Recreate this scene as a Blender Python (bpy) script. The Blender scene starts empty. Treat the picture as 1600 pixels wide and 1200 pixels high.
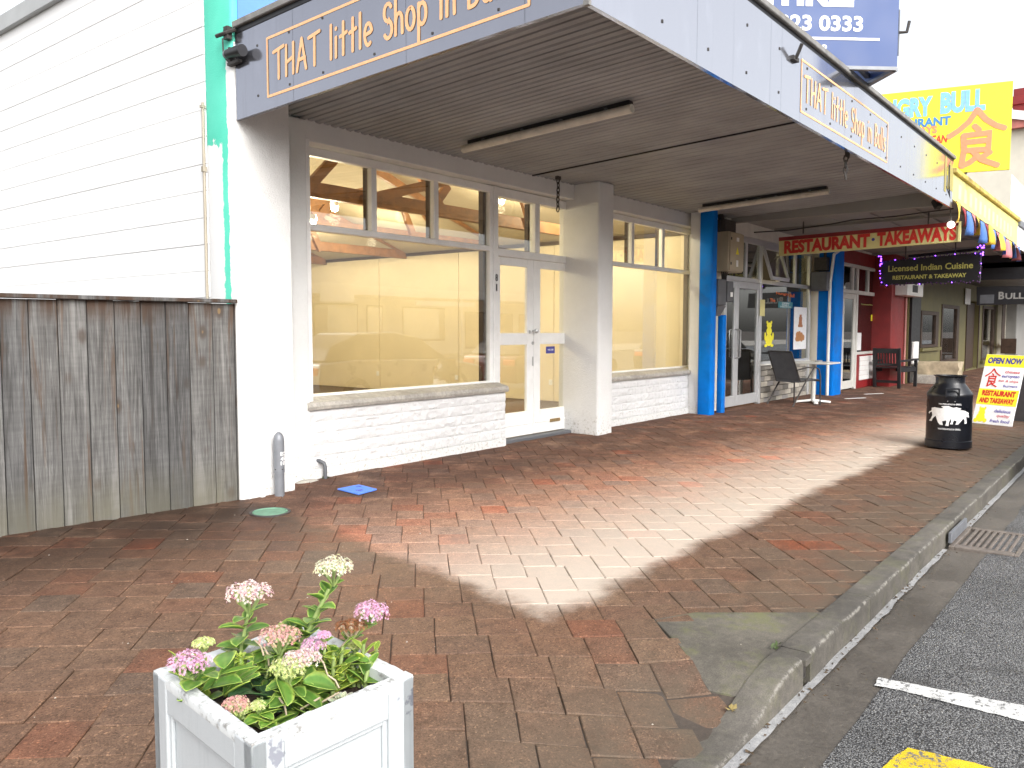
import bpy, bmesh, math, random
from mathutils import Vector, Matrix, noise
random.seed(7)
S = bpy.context.scene
COL = S.collection
rad = math.radians

# ------------------------------------------------------------------ camera
H = 1.30
cam_d = bpy.data.cameras.new('camera'); cam = bpy.data.objects.new('camera', cam_d); COL.objects.link(cam)
cam_d.sensor_width = 36; cam_d.lens = 1271/1600*36; cam_d.clip_start = .05; cam_d.clip_end = 2000
RX = Vector((0.62316971, -0.78208580, 0.0011446))      # camera right in world
RD = Vector((-0.05218663, -0.04304272, -0.99770932))   # camera down in world
RF = Vector((0.78034355, 0.62168250, -0.06763734))     # camera forward in world
cam.matrix_world = Matrix(((RX.x, -RD.x, -RF.x, 0), (RX.y, -RD.y, -RF.y, 0), (RX.z, -RD.z, -RF.z, H), (0, 0, 0, 1)))
S.camera = cam

# ------------------------------------------------------------------ world, sun, exposure
SUN_EL, SUN_AZ = rad(36), rad(246)          # light arrives from the street side, over the left shoulder
W = bpy.data.worlds.new('World'); S.world = W; W.use_nodes = True
nt = W.node_tree; bg = nt.nodes['Background']
sky = nt.nodes.new('ShaderNodeTexSky'); sky.sky_type = 'NISHITA'; sky.sun_disc = False
sky.sun_elevation = SUN_EL; sky.sun_rotation = rad(90) - SUN_AZ
sky.dust_density = 4; sky.ozone_density = 1; sky.air_density = 1
bw = nt.nodes.new('ShaderNodeHueSaturation'); bw.inputs['Saturation'].default_value = .22
nt.links.new(sky.outputs[0], bw.inputs['Color']); nt.links.new(bw.outputs[0], bg.inputs[0])
bg.inputs[1].default_value = .15
sd = bpy.data.lights.new('sun', 'SUN'); sun = bpy.data.objects.new('sun', sd); COL.objects.link(sun)
sd.energy = .40; sd.angle = rad(40); sd.color = (1, .97, .92)
sdir = Vector((math.cos(SUN_EL)*math.cos(SUN_AZ), math.cos(SUN_EL)*math.sin(SUN_AZ), math.sin(SUN_EL)))
sun.rotation_euler = sdir.to_track_quat('Z', 'Y').to_euler(); sun.location = sdir*60
S.view_settings.view_transform = 'Standard'; S.view_settings.look = 'None'
S.view_settings.exposure = 1.3; S.view_settings.gamma = 1; S.view_settings.use_curve_mapping = False
S.cycles.max_bounces = 8; S.cycles.transparent_max_bounces = 16

# ------------------------------------------------------------------ geometry helpers
def ray(u, v): return (RX*(u-800) + RD*(v-600) + RF*1271)
CAM = Vector((0, 0, H))
def AX(u, v, ax, val):
    r = ray(u, v); return CAM + r*((val-CAM[ax])/r[ax])
def DP(u, v, d): return CAM + ray(u, v)*(d/1271)
def sm(t): t = max(0, min(1, t)); return t*t*(3-2*t)
YK = 1.235                                    # inner edge of the kerb
def gz(x, y):
    z = -.022*(5.45-min(y, 5.45))
    return z - .10*sm((3.3-x)/.6)*sm((2.1-y)/.95)
def G(u, v, dz=0):
    r = ray(u, v); z = 0
    for _ in range(30):
        p = CAM + r*((z-H)/r.z); z = gz(p.x, p.y)+dz
    return p
def PX(p):
    c = Vector(p)-CAM; d = c.dot(RF); return 800+1271*c.dot(RX)/d, 600+1271*c.dot(RD)/d, d

class MB:
    def __init__(s): s.v = []; s.f = []; s.m = []; s.cm = 0; s.a = []; s.ca = 0.0
    def add(s, vs, fs):
        n = len(s.v); s.v += [Vector(p) for p in vs]
        for f in fs: s.f.append([n+i for i in f]); s.m.append(s.cm); s.a.append(s.ca)
        return s
    def box(s, x0, x1, y0, y1, z0, z1):
        vs = [(x, y, z) for z in (z0, z1) for y in (y0, y1) for x in (x0, x1)]
        return s.add(vs, [(0, 2, 3, 1), (4, 5, 7, 6), (0, 1, 5, 4), (2, 6, 7, 3), (0, 4, 6, 2), (1, 3, 7, 5)])
    def hexa(s, bot, top):                    # four bottom points, four top points, both anticlockwise from above
        return s.add(list(bot)+list(top), [(3, 2, 1, 0), (4, 5, 6, 7), (0, 1, 5, 4), (1, 2, 6, 5), (2, 3, 7, 6), (3, 0, 4, 7)])
    def bar(s, a, b, w, h, up=(0, 0, 1)):     # rectangular bar
        a = Vector(a); b = Vector(b); d = (b-a).normalized(); up = Vector(up)
        if abs(d.dot(up)) > .98: up = Vector((1, 0, 0))
        x = d.cross(up).normalized()*w/2; y = x.cross(d).normalized()*h/2
        return s.hexa([a-x-y, a+x-y, b+x-y, b-x-y], [a-x+y, a+x+y, b+x+y, b-x+y])
    def tube(s, pts, r, n=8, cap=True):
        pts = [Vector(p) for p in pts]; k = len(pts); rs = r if isinstance(r, (list, tuple)) else [r]*k
        base = len(s.v); up = None
        for i, p in enumerate(pts):
            d = (pts[min(i+1, k-1)]-pts[max(i-1, 0)]).normalized()
            if up is None: up = Vector((0, 0, 1)) if abs(d.z) < .9 else Vector((1, 0, 0))
            x = d.cross(up).normalized(); y = x.cross(d).normalized(); up = y
            s.v += [p + (x*math.cos(2*math.pi*j/n)+y*math.sin(2*math.pi*j/n))*rs[i] for j in range(n)]
        for i in range(k-1):
            for j in range(n):
                q = (j+1) % n
                s.f.append([base+i*n+j, base+i*n+q, base+(i+1)*n+q, base+(i+1)*n+j]); s.m.append(s.cm); s.a.append(s.ca)
        if cap:
            s.f.append([base+j for j in range(n)][::-1]); s.f.append([base+(k-1)*n+j for j in range(n)]); s.m += [s.cm]*2; s.a += [s.ca]*2
        return s
    def lathe(s, prof, c=(0, 0, 0), n=24, sx=1, sy=1):
        c = Vector(c); base = len(s.v)
        for r, z in prof:
            s.v += [c+Vector((r*sx*math.cos(2*math.pi*j/n), r*sy*math.sin(2*math.pi*j/n), z)) for j in range(n)]
        for i in range(len(prof)-1):
            for j in range(n):
                q = (j+1) % n
                s.f.append([base+i*n+j, base+i*n+q, base+(i+1)*n+q, base+(i+1)*n+j]); s.m.append(s.cm); s.a.append(s.ca)
        if prof[0][0] > 1e-5: s.f.append([base+j for j in range(n)][::-1]); s.m.append(s.cm); s.a.append(s.ca)
        if prof[-1][0] > 1e-5: s.f.append([base+(len(prof)-1)*n+j for j in range(n)]); s.m.append(s.cm); s.a.append(s.ca)
        return s
    def prism(s, poly, off):                  # closed polygon (3-D points) pushed along off
        n = len(poly); off = Vector(off); p = [Vector(q) for q in poly]
        s.add(p+[q+off for q in p], [list(range(n))[::-1], list(range(n, 2*n))] + [(i, (i+1) % n, n+(i+1) % n, n+i) for i in range(n)])
        return s
    def merge(s, o, fn=lambda p: p):
        return s.add([fn(p) for p in o.v], o.f)

ORG = {}
def link(o, parent):
    COL.objects.link(o)
    if parent is not None: o.parent = parent; ORG[o.name] = ORG[parent.name]
    return o
def build(name, mb, mats, parent=None, smooth=None, bevel=0, seg=1, org=None, attr=False, recalc=True, raw=False):
    og = ORG[parent.name] if parent is not None else Vector(org or (0, 0, 0))
    me = bpy.data.meshes.new(name)
    me.from_pydata([p-og for p in mb.v] if not raw else [tuple(p) for p in mb.v], [], mb.f)
    for m in (mats if isinstance(mats, list) else [mats]): me.materials.append(m)
    if isinstance(mats, list): me.polygons.foreach_set('material_index', mb.m)
    if attr:
        at = me.attributes.new('rnd', 'FLOAT', 'FACE'); at.data.foreach_set('value', mb.a)
    if bevel or recalc:
        bm = bmesh.new(); bm.from_mesh(me)
        if recalc: bmesh.ops.recalc_face_normals(bm, faces=bm.faces)
        if bevel:
            es = [e for e in bm.edges if len(e.link_faces) == 2 and e.calc_face_angle(0) > .5]
            bmesh.ops.bevel(bm, geom=es, offset=bevel, segments=seg, affect='EDGES', clamp_overlap=True, profile=.5)
        bm.to_mesh(me); bm.free()
    if smooth is not None:
        me.shade_smooth(); me.set_sharp_from_angle(angle=rad(smooth))
    o = bpy.data.objects.new(name, me)
    link(o, parent)
    if parent is None: o.location = og; ORG[o.name] = og.copy()
    return o
def tag(o, label, cat, group=None):
    o['label'] = label; o['category'] = cat
    if group: o['group'] = group
    return o
def kind(o, k): o['kind'] = k; return o
def thing(name, loc, label, cat, group=None, parent=None):
    o = bpy.data.objects.new(name, None); COL.objects.link(o); o.location = loc; o.empty_display_size = .1
    ORG[o.name] = Vector(loc); return tag(o, label, cat, group)
def box(x0, x1, y0, y1, z0, z1): return MB().box(x0, x1, y0, y1, z0, z1)

# ------------------------------------------------------------------ materials
class NT:
    def __init__(s, name):
        s.m = bpy.data.materials.new(name); s.m.use_nodes = True; s.t = s.m.node_tree
        s.b = s.t.nodes['Principled BSDF']; s.o = s.t.nodes['Material Output']
    def n(s, typ, **kw):
        x = s.t.nodes.new('ShaderNode'+typ)
        for k, v in kw.items():
            if k in x.inputs.keys() and not hasattr(x, k): x.inputs[k].default_value = v
            elif hasattr(x, k): setattr(x, k, v)
            else: x.inputs[k.replace('_', ' ')].default_value = v
        return x
    def l(s, a, b): s.t.links.new(a, b)
    def co(s, scale=(1, 1, 1), src='Object', obj_random=False):
        tc = s.n('TexCoord'); mp = s.n('Mapping'); mp.inputs['Scale'].default_value = scale
        if obj_random:
            oi = s.n('ObjectInfo'); mu = s.n('Math', operation='MULTIPLY'); mu.inputs[1].default_value = 57
            s.l(oi.outputs['Random'], mu.inputs[0]); s.l(mu.outputs[0], mp.inputs['Location'])
        s.l(tc.outputs[src], mp.inputs['Vector']); return mp.outputs[0]
    def noise(s, co, scale=5, detail=4, rough=.55, dist=0):
        x = s.n('TexNoise'); x.inputs['Scale'].default_value = scale; x.inputs['Detail'].default_value = detail
        x.inputs['Roughness'].default_value = rough; x.inputs['Distortion'].default_value = dist
        if co is not None: s.l(co, x.inputs['Vector'])
        return x.outputs['Fac']
    def ramp(s, fac, stops, interp='LINEAR'):
        r = s.n('ValToRGB'); e = r.color_ramp.elements; r.color_ramp.interpolation = interp
        while len(e) < len(stops): e.new(.5)
        for q, (p, c) in zip(e, stops): q.position = p; q.color = (*c, 1) if len(c) == 3 else c
        s.l(fac, r.inputs[0]); return r.outputs[0]
    def mix(s, f, a, b, mode='MIX'):
        x = s.n('Mix', data_type='RGBA', blend_type=mode)
        for i, q in ((0, f), (6, a), (7, b)):
            if hasattr(q, 'node'): s.l(q, x.inputs[i])
            else: x.inputs[i].default_value = (*q, 1) if isinstance(q, tuple) and len(q) == 3 else q
        return x.outputs[2]
    def math(s, op, a, b=0, c=0, clamp=False):
        x = s.n('Math', operation=op); x.use_clamp = clamp
        for i, q in enumerate((a, b, c)):
            if hasattr(q, 'node'): s.l(q, x.inputs[i])
            else: x.inputs[i].default_value = q
        return x.outputs[0]
    def mr(s, v, a, b, c=0, d=1):
        x = s.n('MapRange'); x.interpolation_type = 'SMOOTHSTEP'
        s.l(v, x.inputs[0])
        for i, q in enumerate((a, b, c, d)): x.inputs[i+1].default_value = q
        return x.outputs[0]
    def bump(s, h, strength=.3, dist=.01, normal=None):
        x = s.n('Bump'); x.inputs['Strength'].default_value = strength; x.inputs['Distance'].default_value = dist
        s.l(h, x.inputs['Height'])
        if normal is not None: s.l(normal, x.inputs['Normal'])
        return x.outputs[0]
    def set(s, col=None, rough=None, nor=None, metal=None, spec=None, coat=None):
        for k, q in (('Base Color', col), ('Roughness', rough), ('Normal', nor), ('Metallic', metal), ('Specular IOR Level', spec), ('Coat Weight', coat)):
            if q is None: continue
            if hasattr(q, 'node'): s.l(q, s.b.inputs[k])
            else: s.b.inputs[k].default_value = (*q, 1) if isinstance(q, tuple) else q
        return s.m
def pm(name, c, rough=.55, var=.12, scale=6, bump=.15, bscale=60, metal=0, dirt=0, dist=.004, spec=None, coat=None):
    k = NT(name); co = k.co(obj_random=True)
    n1 = k.noise(co, scale, 5); lo = tuple(max(0, x*(1-var)) for x in c); hi = tuple(min(.95, x*(1+var)) for x in c)
    col = k.ramp(n1, [(.3, lo), (.7, hi)])
    if dirt:
        d = k.noise(co, scale*.6, 8, .7, .5); col = k.mix(k.mr(d, .5, .75, 0, dirt), col, (.09, .08, .065))
    r = k.math('MULTIPLY_ADD', k.noise(co, scale*2, 3), .25, rough-.12)
    nor = k.bump(k.noise(co, bscale, 4), bump, dist) if bump else None
    return k.set(col, r, nor, metal, spec, coat)
def flat(name, c, rough=.5, metal=0):
    k = NT(name); co = k.co(); n1 = k.noise(co, 25, 4)
    return k.set(k.ramp(n1, [(.3, tuple(x*.9 for x in c)), (.7, tuple(min(.95, x*1.06) for x in c))]), rough, metal=metal)
def emit(name, c, st):
    k = NT(name); k.b.inputs['Emission Color'].default_value = (*c, 1); k.b.inputs['Emission Strength'].default_value = st
    return k.set((.8, .8, .8), .4)
def glass(name, tint=(.93, .95, .94), refl=.04, rough=.0):
    k = NT(name); k.t.nodes.remove(k.b)
    tr = k.n('BsdfTransparent'); tr.inputs[0].default_value = (*tint, 1)
    gl = k.n('BsdfGlossy'); gl.inputs['Roughness'].default_value = rough; gl.inputs[0].default_value = (1, 1, 1, 1)
    lw = k.n('LayerWeight'); lw.inputs[0].default_value = .5
    p = k.math('POWER', lw.outputs['Facing'], 5); f = k.math('MULTIPLY_ADD', p, 1-refl, refl, clamp=True)
    wob = k.noise(k.co((.8, .8, .8)), 1.1, 2); k.l(k.bump(wob, .03, .03), gl.inputs['Normal'])
    mx = k.n('MixShader'); k.l(f, mx.inputs[0]); k.l(tr.outputs[0], mx.inputs[1]); k.l(gl.outputs[0], mx.inputs[2])
    k.l(mx.outputs[0], k.o.inputs[0]); return k.m

def mat_paver():
    k = NT('clay paver')
    oi = k.n('ObjectInfo'); at = k.n('Attribute', attribute_name='rnd')
    rnd = k.math('FRACT', k.math('ADD', oi.outputs['Random'], at.outputs['Fac']))
    geo = k.n('NewGeometry'); sp = k.n('SeparateXYZ'); k.l(geo.outputs['Position'], sp.inputs[0]); pos = geo.outputs['Position']
    col = k.ramp(rnd, [(0, (.33, .20, .14)), (.2, (.30, .20, .15)), (.38, (.35, .225, .16)), (.55, (.335, .19, .135)), (.68, (.26, .20, .165)), (.84, (.37, .25, .18)), (.97, (.355, .165, .11)), (1, (.42, .155, .09))])
    big = k.noise(pos, .9, 5, .6)
    col = k.mix(k.mr(big, .38, .66, 0, .6), col, (.29, .21, .16))
    mid = k.noise(pos, 13, 8, .72); col = k.mix(.8, col, k.ramp(mid, [(.28, (.45, .43, .42)), (.5, (.92, .92, .92)), (.75, (1.35, 1.3, 1.22))]), 'MULTIPLY')
    grain = k.noise(pos, 210, 3, .75); col = k.mix(.75, col, k.ramp(grain, [(.3, (.45, .45, .45)), (.5, (1, 1, 1)), (.7, (1.5, 1.5, 1.45))]), 'MULTIPLY')
    vo = k.n('TexVoronoi', Scale=55.0); k.l(pos, vo.inputs['Vector'])
    col = k.mix(k.mr(vo.outputs['Distance'], .10, .04, 0, .8), col, (.62, .58, .50))
    vo2 = k.n('TexVoronoi', Scale=150.0); k.l(pos, vo2.inputs['Vector']); ce2 = k.n('SeparateColor'); k.l(vo2.outputs['Color'], ce2.inputs[0])
    col = k.mix(.75, col, k.ramp(ce2.outputs[0], [(0, (.45, .42, .40)), (.2, (.85, .85, .85)), (.75, (1, 1, 1)), (.93, (1.2, 1.2, 1.18)), (1, (2.1, 2.05, 1.9))]), 'MULTIPLY')
    blot = k.noise(pos, 1.9, 9, .75); col = k.mix(k.mr(blot, .56, .72, 0, .5), col, (.11, .085, .07))
    # grey green film towards the kerb and the corner, awning shade painted darker towards the shop wall
    lich = k.math('MULTIPLY', k.mr(sp.outputs['Y'], 2.2, 1.1), k.mr(k.noise(pos, 3.5, 6, .7), .3, .62))
    col = k.mix(k.math('MULTIPLY', lich, .85), col, (.205, .185, .15))
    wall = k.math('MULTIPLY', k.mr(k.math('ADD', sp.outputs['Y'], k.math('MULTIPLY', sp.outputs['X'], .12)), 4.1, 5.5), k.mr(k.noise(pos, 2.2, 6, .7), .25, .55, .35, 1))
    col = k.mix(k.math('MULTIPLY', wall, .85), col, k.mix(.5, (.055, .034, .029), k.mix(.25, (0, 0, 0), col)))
    # dry under the awning, rain-wet outside its drip line
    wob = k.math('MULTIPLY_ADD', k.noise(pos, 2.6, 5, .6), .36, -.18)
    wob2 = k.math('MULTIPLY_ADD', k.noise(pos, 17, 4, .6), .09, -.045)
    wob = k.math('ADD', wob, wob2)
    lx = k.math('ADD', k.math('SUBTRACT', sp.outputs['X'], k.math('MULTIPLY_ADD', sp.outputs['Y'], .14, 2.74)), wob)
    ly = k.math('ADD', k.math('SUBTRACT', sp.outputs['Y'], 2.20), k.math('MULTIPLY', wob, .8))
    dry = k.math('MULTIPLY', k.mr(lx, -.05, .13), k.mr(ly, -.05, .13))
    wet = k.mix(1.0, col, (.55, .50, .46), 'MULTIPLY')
    edge_light = k.mr(k.math('ADD', sp.outputs['Y'], k.math('MULTIPLY', sp.outputs['X'], .06)), 4.2, 2.6, .0, .80)  # daylight near the awning edge painted in as paler paver colour
    dryc = k.mix(k.math('MULTIPLY', edge_light, k.math('SUBTRACT', 1, wall)), k.mix(1.0, col, (1.16, 1.0, .945), 'MULTIPLY'), (.55, .485, .41))
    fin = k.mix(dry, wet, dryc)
    rough = k.math('ADD', k.math('MULTIPLY', dry, .38), k.math('MULTIPLY_ADD', mid, .3, .42))
    nor = k.bump(grain, .6, .0022, k.bump(mid, .4, .006))
    return k.set(fin, rough, nor, spec=.14)
def mat_stone(name, c, dark=.5, scale=30, moss=0, wet=0, rough=.8, edge=None):
    k = NT(name); geo = k.n('NewGeometry'); pos = geo.outputs['Position']
    n1 = k.noise(pos, 2.3, 6, .7); n2 = k.noise(pos, scale, 5, .7); n3 = k.noise(pos, scale*9, 2)
    col = k.mix(k.mr(n1, .3, .7), tuple(x*dark for x in c), c)
    col = k.mix(.6, col, k.ramp(n2, [(.3, (.55, .55, .55)), (.55, (1, 1, 1)), (.75, (1.5, 1.48, 1.4))]), 'MULTIPLY')
    col = k.mix(.45, col, k.ramp(n3, [(.3, (.5, .5, .5)), (.7, (1.5, 1.5, 1.5))]), 'MULTIPLY')
    if moss: col = k.mix(k.mr(k.noise(pos, 4.5, 7, .7), .48, .68, 0, moss), col, (.15, .16, .05))
    if edge:
        at = k.n('Attribute', attribute_name='rim'); col = k.mix(k.math('MULTIPLY', k.mr(at.outputs['Fac'], .35, .9), k.mr(k.noise(pos, 26, 6, .75), .44, .58, 0, .8)), col, edge)
    r = k.math('MULTIPLY_ADD', n2, .25, rough-.15) if not wet else k.math('MULTIPLY_ADD', n1, .4, wet)
    return k.set(col, r, k.bump(n3, .5, .002, k.bump(n2, .4, .006)))
def mat_asphalt():
    k = NT('chip seal asphalt'); geo = k.n('NewGeometry'); pos = geo.outputs['Position']
    vo = k.n('TexVoronoi', Scale=140.0); k.l(pos, vo.inputs['Vector']); vd = vo.outputs['Distance']
    ce = k.n('SeparateColor'); k.l(vo.outputs['Color'], ce.inputs[0])
    chip = k.ramp(ce.outputs[0], [(0, (.10, .10, .10)), (.4, (.165, .165, .165)), (.75, (.23, .23, .228)), (1, (.34, .34, .33))])
    col = k.mix(k.mr(vd, .38, .66), chip, (.03, .03, .031))
    big = k.noise(pos, 1.4, 5, .65); col = k.mix(.8, col, k.ramp(big, [(.3, (.6, .6, .6)), (.7, (1.3, 1.3, 1.3))]), 'MULTIPLY')
    st_ = k.noise(pos, 3.3, 6, .7, .6); col = k.mix(k.mr(st_, .56, .70, 0, .6), col, (.045, .043, .04))
    h = k.math('SUBTRACT', 1, vd)
    return k.set(col, k.math('MULTIPLY_ADD', ce.outputs[1], .35, .28), k.bump(h, .9, .006), spec=.5)
def mat_wood_fence():
    k = NT('weathered fence timber'); oi = k.n('ObjectInfo')
    c1 = k.co((1, 1, 1), obj_random=True)
    def st(sx, sz, sc, det, ro, di=0):
        mp = k.n('Mapping'); k.l(c1, mp.inputs[0]); mp.inputs['Scale'].default_value = (sx, sx, sz); return k.noise(mp.outputs[0], sc, det, ro, di), mp.outputs[0]
    g, _ = st(30, 1.1, 2.0, 8, .7, 1.2); st_, _ = st(11, .55, 1.0, 5, .6, .6); br, _ = st(14, .8, 1.0, 4, .6, .8); bl, _ = st(3, 1.4, 1.3, 5, .6, .3)
    mp3 = k.n('Mapping'); k.l(c1, mp3.inputs[0]); mp3.inputs['Scale'].default_value = (5.5, 5.5, 3.1); kn = k.n('TexVoronoi', Scale=1.0); k.l(mp3.outputs[0], kn.inputs[0])
    dist = k.math('ADD', kn.outputs['Distance'], k.math('MULTIPLY_ADD', g, .10, -.05))
    base = k.ramp(g, [(.25, (.035, .033, .031)), (.42, (.10, .098, .096)), (.56, (.165, .163, .160)), (.75, (.30, .297, .29))])
    base = k.mix(k.mr(st_, .56, .72, 0, .7), base, (.04, .036, .033))
    base = k.mix(k.mr(st_, .45, .30, 0, .7), base, (.30, .297, .29))
    rg = k.noise(st(4, 34, 1.0, 2, .5)[1], 1.0, 2); base = k.mix(.35, base, k.ramp(rg, [(.4, (.8, .8, .8)), (.6, (1.15, 1.15, 1.15))]), 'MULTIPLY')
    base = k.mix(k.mr(br, .56, .70, 0, .85), base, (.105, .058, .03))
    base = k.mix(k.mr(dist, .24, .10, 0, .8), base, (.08, .06, .048))
    base = k.mix(k.mr(dist, .075, .05, 0, .85), base, (.25, .165, .08))
    geo = k.n('NewGeometry'); sp = k.n('SeparateXYZ'); k.l(geo.outputs['Position'], sp.inputs[0])
    base = k.mix(k.math('MULTIPLY', k.mr(sp.outputs['Z'], .42, -.02), k.mr(bl, .3, .6, .3, .85)), base, (.165, .155, .115))
    base = k.mix(k.math('MULTIPLY', k.mr(sp.outputs['Z'], 1.30, 1.48), k.mr(st_, .38, .62)), base, (.075, .042, .025))
    base = k.mix(1.0, base, (.64, .64, .64), 'MULTIPLY')
    base = k.mix(.85, base, k.ramp(oi.outputs['Random'], [(0, (.68, .68, .69)), (.5, (1.0, 1.0, 1.0)), (1, (1.35, 1.33, 1.29))]), 'MULTIPLY')
    return k.set(base, .85, k.bump(g, .45, .004))
def mat_plaster(name, c, bs=95, strength=.55, dirt=.35, stain=(.35, .33, .28)):
    k = NT(name); geo = k.n('NewGeometry'); pos = geo.outputs['Position']; sp = k.n('SeparateXYZ'); k.l(pos, sp.inputs[0])
    n1 = k.noise(pos, 2.1, 6, .65); col = k.ramp(n1, [(.25, tuple(x*.88 for x in c)), (.7, c)])
    sp_ = k.noise(pos, 34, 4, .75)
    low = k.math('MULTIPLY', k.mr(sp.outputs['Z'], .38, -.02), k.mr(sp_, .52, .66))
    col = k.mix(k.math('MULTIPLY', low, dirt*1.6, clamp=True), col, stain)
    nz = k.noise(pos, bs, 3, .6); nb = k.noise(pos, bs*.28, 3, .5)
    return k.set(col, .75, k.bump(nz, strength, .006, k.bump(nb, .3, .01)))
def mat_turq():
    k = NT('white wall paint with turquoise remains'); geo = k.n('NewGeometry'); pos = geo.outputs['Position']; sp = k.n('SeparateXYZ'); k.l(pos, sp.inputs[0])
    n = k.noise(pos, 7, 6, .7); w = k.math('MULTIPLY_ADD', n, .10, -.05); w2 = k.math('MULTIPLY_ADD', n, .5, -.25)
    y = k.math('ADD', sp.outputs['Y'], w); z = k.math('ADD', sp.outputs['Z'], w2)
    band = k.math('MULTIPLY', k.mr(y, 5.495, 5.50), k.mr(y, 5.80, 5.79))             # strip between corner and block wall
    up = k.mr(z, 3.32, 3.34)                                                          # above the awning it runs to the corner
    full = k.math('MAXIMUM', band, k.math('MULTIPLY', up, k.mr(y, 5.80, 5.79)))
    lowcut = k.math('MULTIPLY', k.mr(z, 2.70, 2.68), k.mr(y, 5.565, 5.575))           # lower down only a narrow strip stays
    t = k.math('MULTIPLY', full, k.math('SUBTRACT', 1, lowcut))
    col = k.mix(t, (.80, .80, .79), k.ramp(k.noise(pos, 3, 4), [(.3, (.075, .56, .40)), (.7, (.12, .66, .49))]))
    return k.set(col, .7, k.bump(k.noise(pos, 90, 3), .45, .006))
def mat_fascia(name, c, streak=.5, metal=.55, rough=.16):
    k = NT(name); geo = k.n('NewGeometry'); pos = geo.outputs['Position']
    mp = k.n('Mapping'); k.l(pos, mp.inputs[0]); mp.inputs['Scale'].default_value = (5, 5, .22); s1 = k.noise(mp.outputs[0], 1.6, 6, .7)
    mp2 = k.n('Mapping'); k.l(pos, mp2.inputs[0]); mp2.inputs['Scale'].default_value = (2, 2, 1); s2 = k.noise(mp2.outputs[0], 1.5, 5, .6)
    col = k.mix(k.mr(s1, .55, .8, 0, streak), c, tuple(x*.45 for x in c)); col = k.mix(k.mr(s2, .5, .8, 0, .4), col, tuple(min(.9, x*1.25) for x in c))
    return k.set(col, k.math('MULTIPLY_ADD', s1, .12, rough), k.bump(s2, .03, .02), metal, coat=.0)

M = {}
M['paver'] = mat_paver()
M['sand'] = mat_stone('joint sand', (.085, .066, .052), .6, 60)
M['kerb'] = mat_stone('old kerb concrete', (.135, .122, .104), .5, 26, moss=.2, edge=(.27, .255, .225))
M['patch'] = mat_stone('mossy concrete', (.15, .135, .11), .55, 22, moss=.6)
M['gutter'] = mat_stone('wet gutter concrete', (.145, .128, .108), .55, 45, wet=.22)
M['asphalt'] = mat_asphalt()
def mat_mark(name, c):
    k = NT(name); pos = k.n('NewGeometry').outputs['Position']; n = k.noise(pos, 38, 6, .75); n2 = k.noise(pos, 4, 4); n3 = k.noise(pos, 240, 2)
    col = k.mix(k.mr(n2, .35, .7), c, tuple(x*.78 for x in c)); w = k.mr(k.math('MULTIPLY_ADD', n2, .35, n), .72, .80)
    col = k.mix(w, col, (.15, .15, .148)); col = k.mix(.5, col, k.ramp(n3, [(.3, (.6, .6, .6)), (.7, (1.2, 1.2, 1.2))]), 'MULTIPLY')
    return k.set(col, .6, k.bump(n3, .7, .004))
M['linewhite'] = mat_mark('road marking white', (.74, .74, .72)); M['lineyellow'] = mat_mark('road marking yellow', (.82, .58, .015))
M['fence'] = mat_wood_fence()
M['plaster'] = mat_plaster('white rough plaster', (.74, .74, .73), 85, .9, .6)
M['plaster_smooth'] = mat_plaster('white painted render', (.70, .70, .69), 140, .3, .5)
M['side'] = mat_turq()
M['block'] = pm('white block paint', (.82, .82, .815), .7, .03, 3, .25, 80)
M['splitblock'] = mat_plaster('white split block', (.70, .70, .70), 60, .9, .5)
M['sill'] = mat_stone('weathered concrete sill', (.47, .44, .39), .7, 24)
M['white'] = pm('white gloss joinery', (.80, .80, .785), .38, .05, 5, .12, 30, dirt=.12)
M['offwhite'] = pm('off white joinery', (.62, .61, .57), .42, .08, 5, .12, 30, dirt=.2)
M['darkwood'] = pm('dark stained timber', (.06, .035, .022), .5, .3, 10)
M['timber'] = pm('pine truss timber', (.30, .145, .06), .55, .3, 7, .25, 40)
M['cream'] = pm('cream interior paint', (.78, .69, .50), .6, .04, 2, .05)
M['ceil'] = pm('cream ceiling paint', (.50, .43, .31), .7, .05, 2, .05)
M['carpet'] = pm('brown carpet', (.13, .095, .06), .9, .2, 40, .5, 200)
M['glass'] = glass('window glass', refl=.11)
M['darkglass'] = glass('tinted shop glass', (.5, .53, .52), .22)
M['fascia'] = mat_fascia('grey glazed fascia panel', (.52, .53, .58), .3, .88, .07); M['fascia_side'] = mat_fascia('shaded grey glazed fascia panel', (.335, .34, .385), .35, .88, .09)  # one panel finish; brighter front and shaded side are put into the colours
M['gutterm'] = pm('weathered metal capping', (.26, .25, .235), .55, .25, 12, .3, 60, metal=.3)
M['black'] = pm('black paint', (.014, .014, .016), .4, .2, 8)
M['soffit'] = pm('grey brown soffit sheet', (.29, .295, .30), .6, .18, 1.8, .3, 260, dirt=.22)
M['soffit2'] = pm('pale soffit lining', (.27, .265, .25), .6, .1, 2, .1, dirt=.2)
M['orange'] = flat('pale orange sign paint', (.92, .50, .25), .45)
M['bluewall'] = pm('blue plaster', (.12, .27, .66), .7, .1, 3, .3, 70)
M['bluepaint'] = pm('bright blue paint', (.003, .165, .60), .55, .16, 3, .35, 60, spec=.08, dirt=.3)
M['red'] = pm('red paint', (.24, .014, .016), .45, .15, 5, .1)
M['darkred'] = pm('dark red paint', (.22, .02, .02), .5, .15, 5, .1)
M['grey'] = pm('galvanised grey', (.20, .21, .23), .45, .1, 14, .1, metal=.25)
M['midgrey'] = pm('grey plastic', (.10, .105, .115), .5, .15, 8)
M['beige'] = pm('beige enamel', (.42, .36, .25), .45, .1, 4, .05)
M['alum'] = pm('silver aluminium', (.55, .56, .57), .35, .06, 8, .05, metal=.4)
M['steel'] = pm('brushed steel', (.5, .5, .5), .3, .1, 20, .05, metal=.9)
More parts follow.
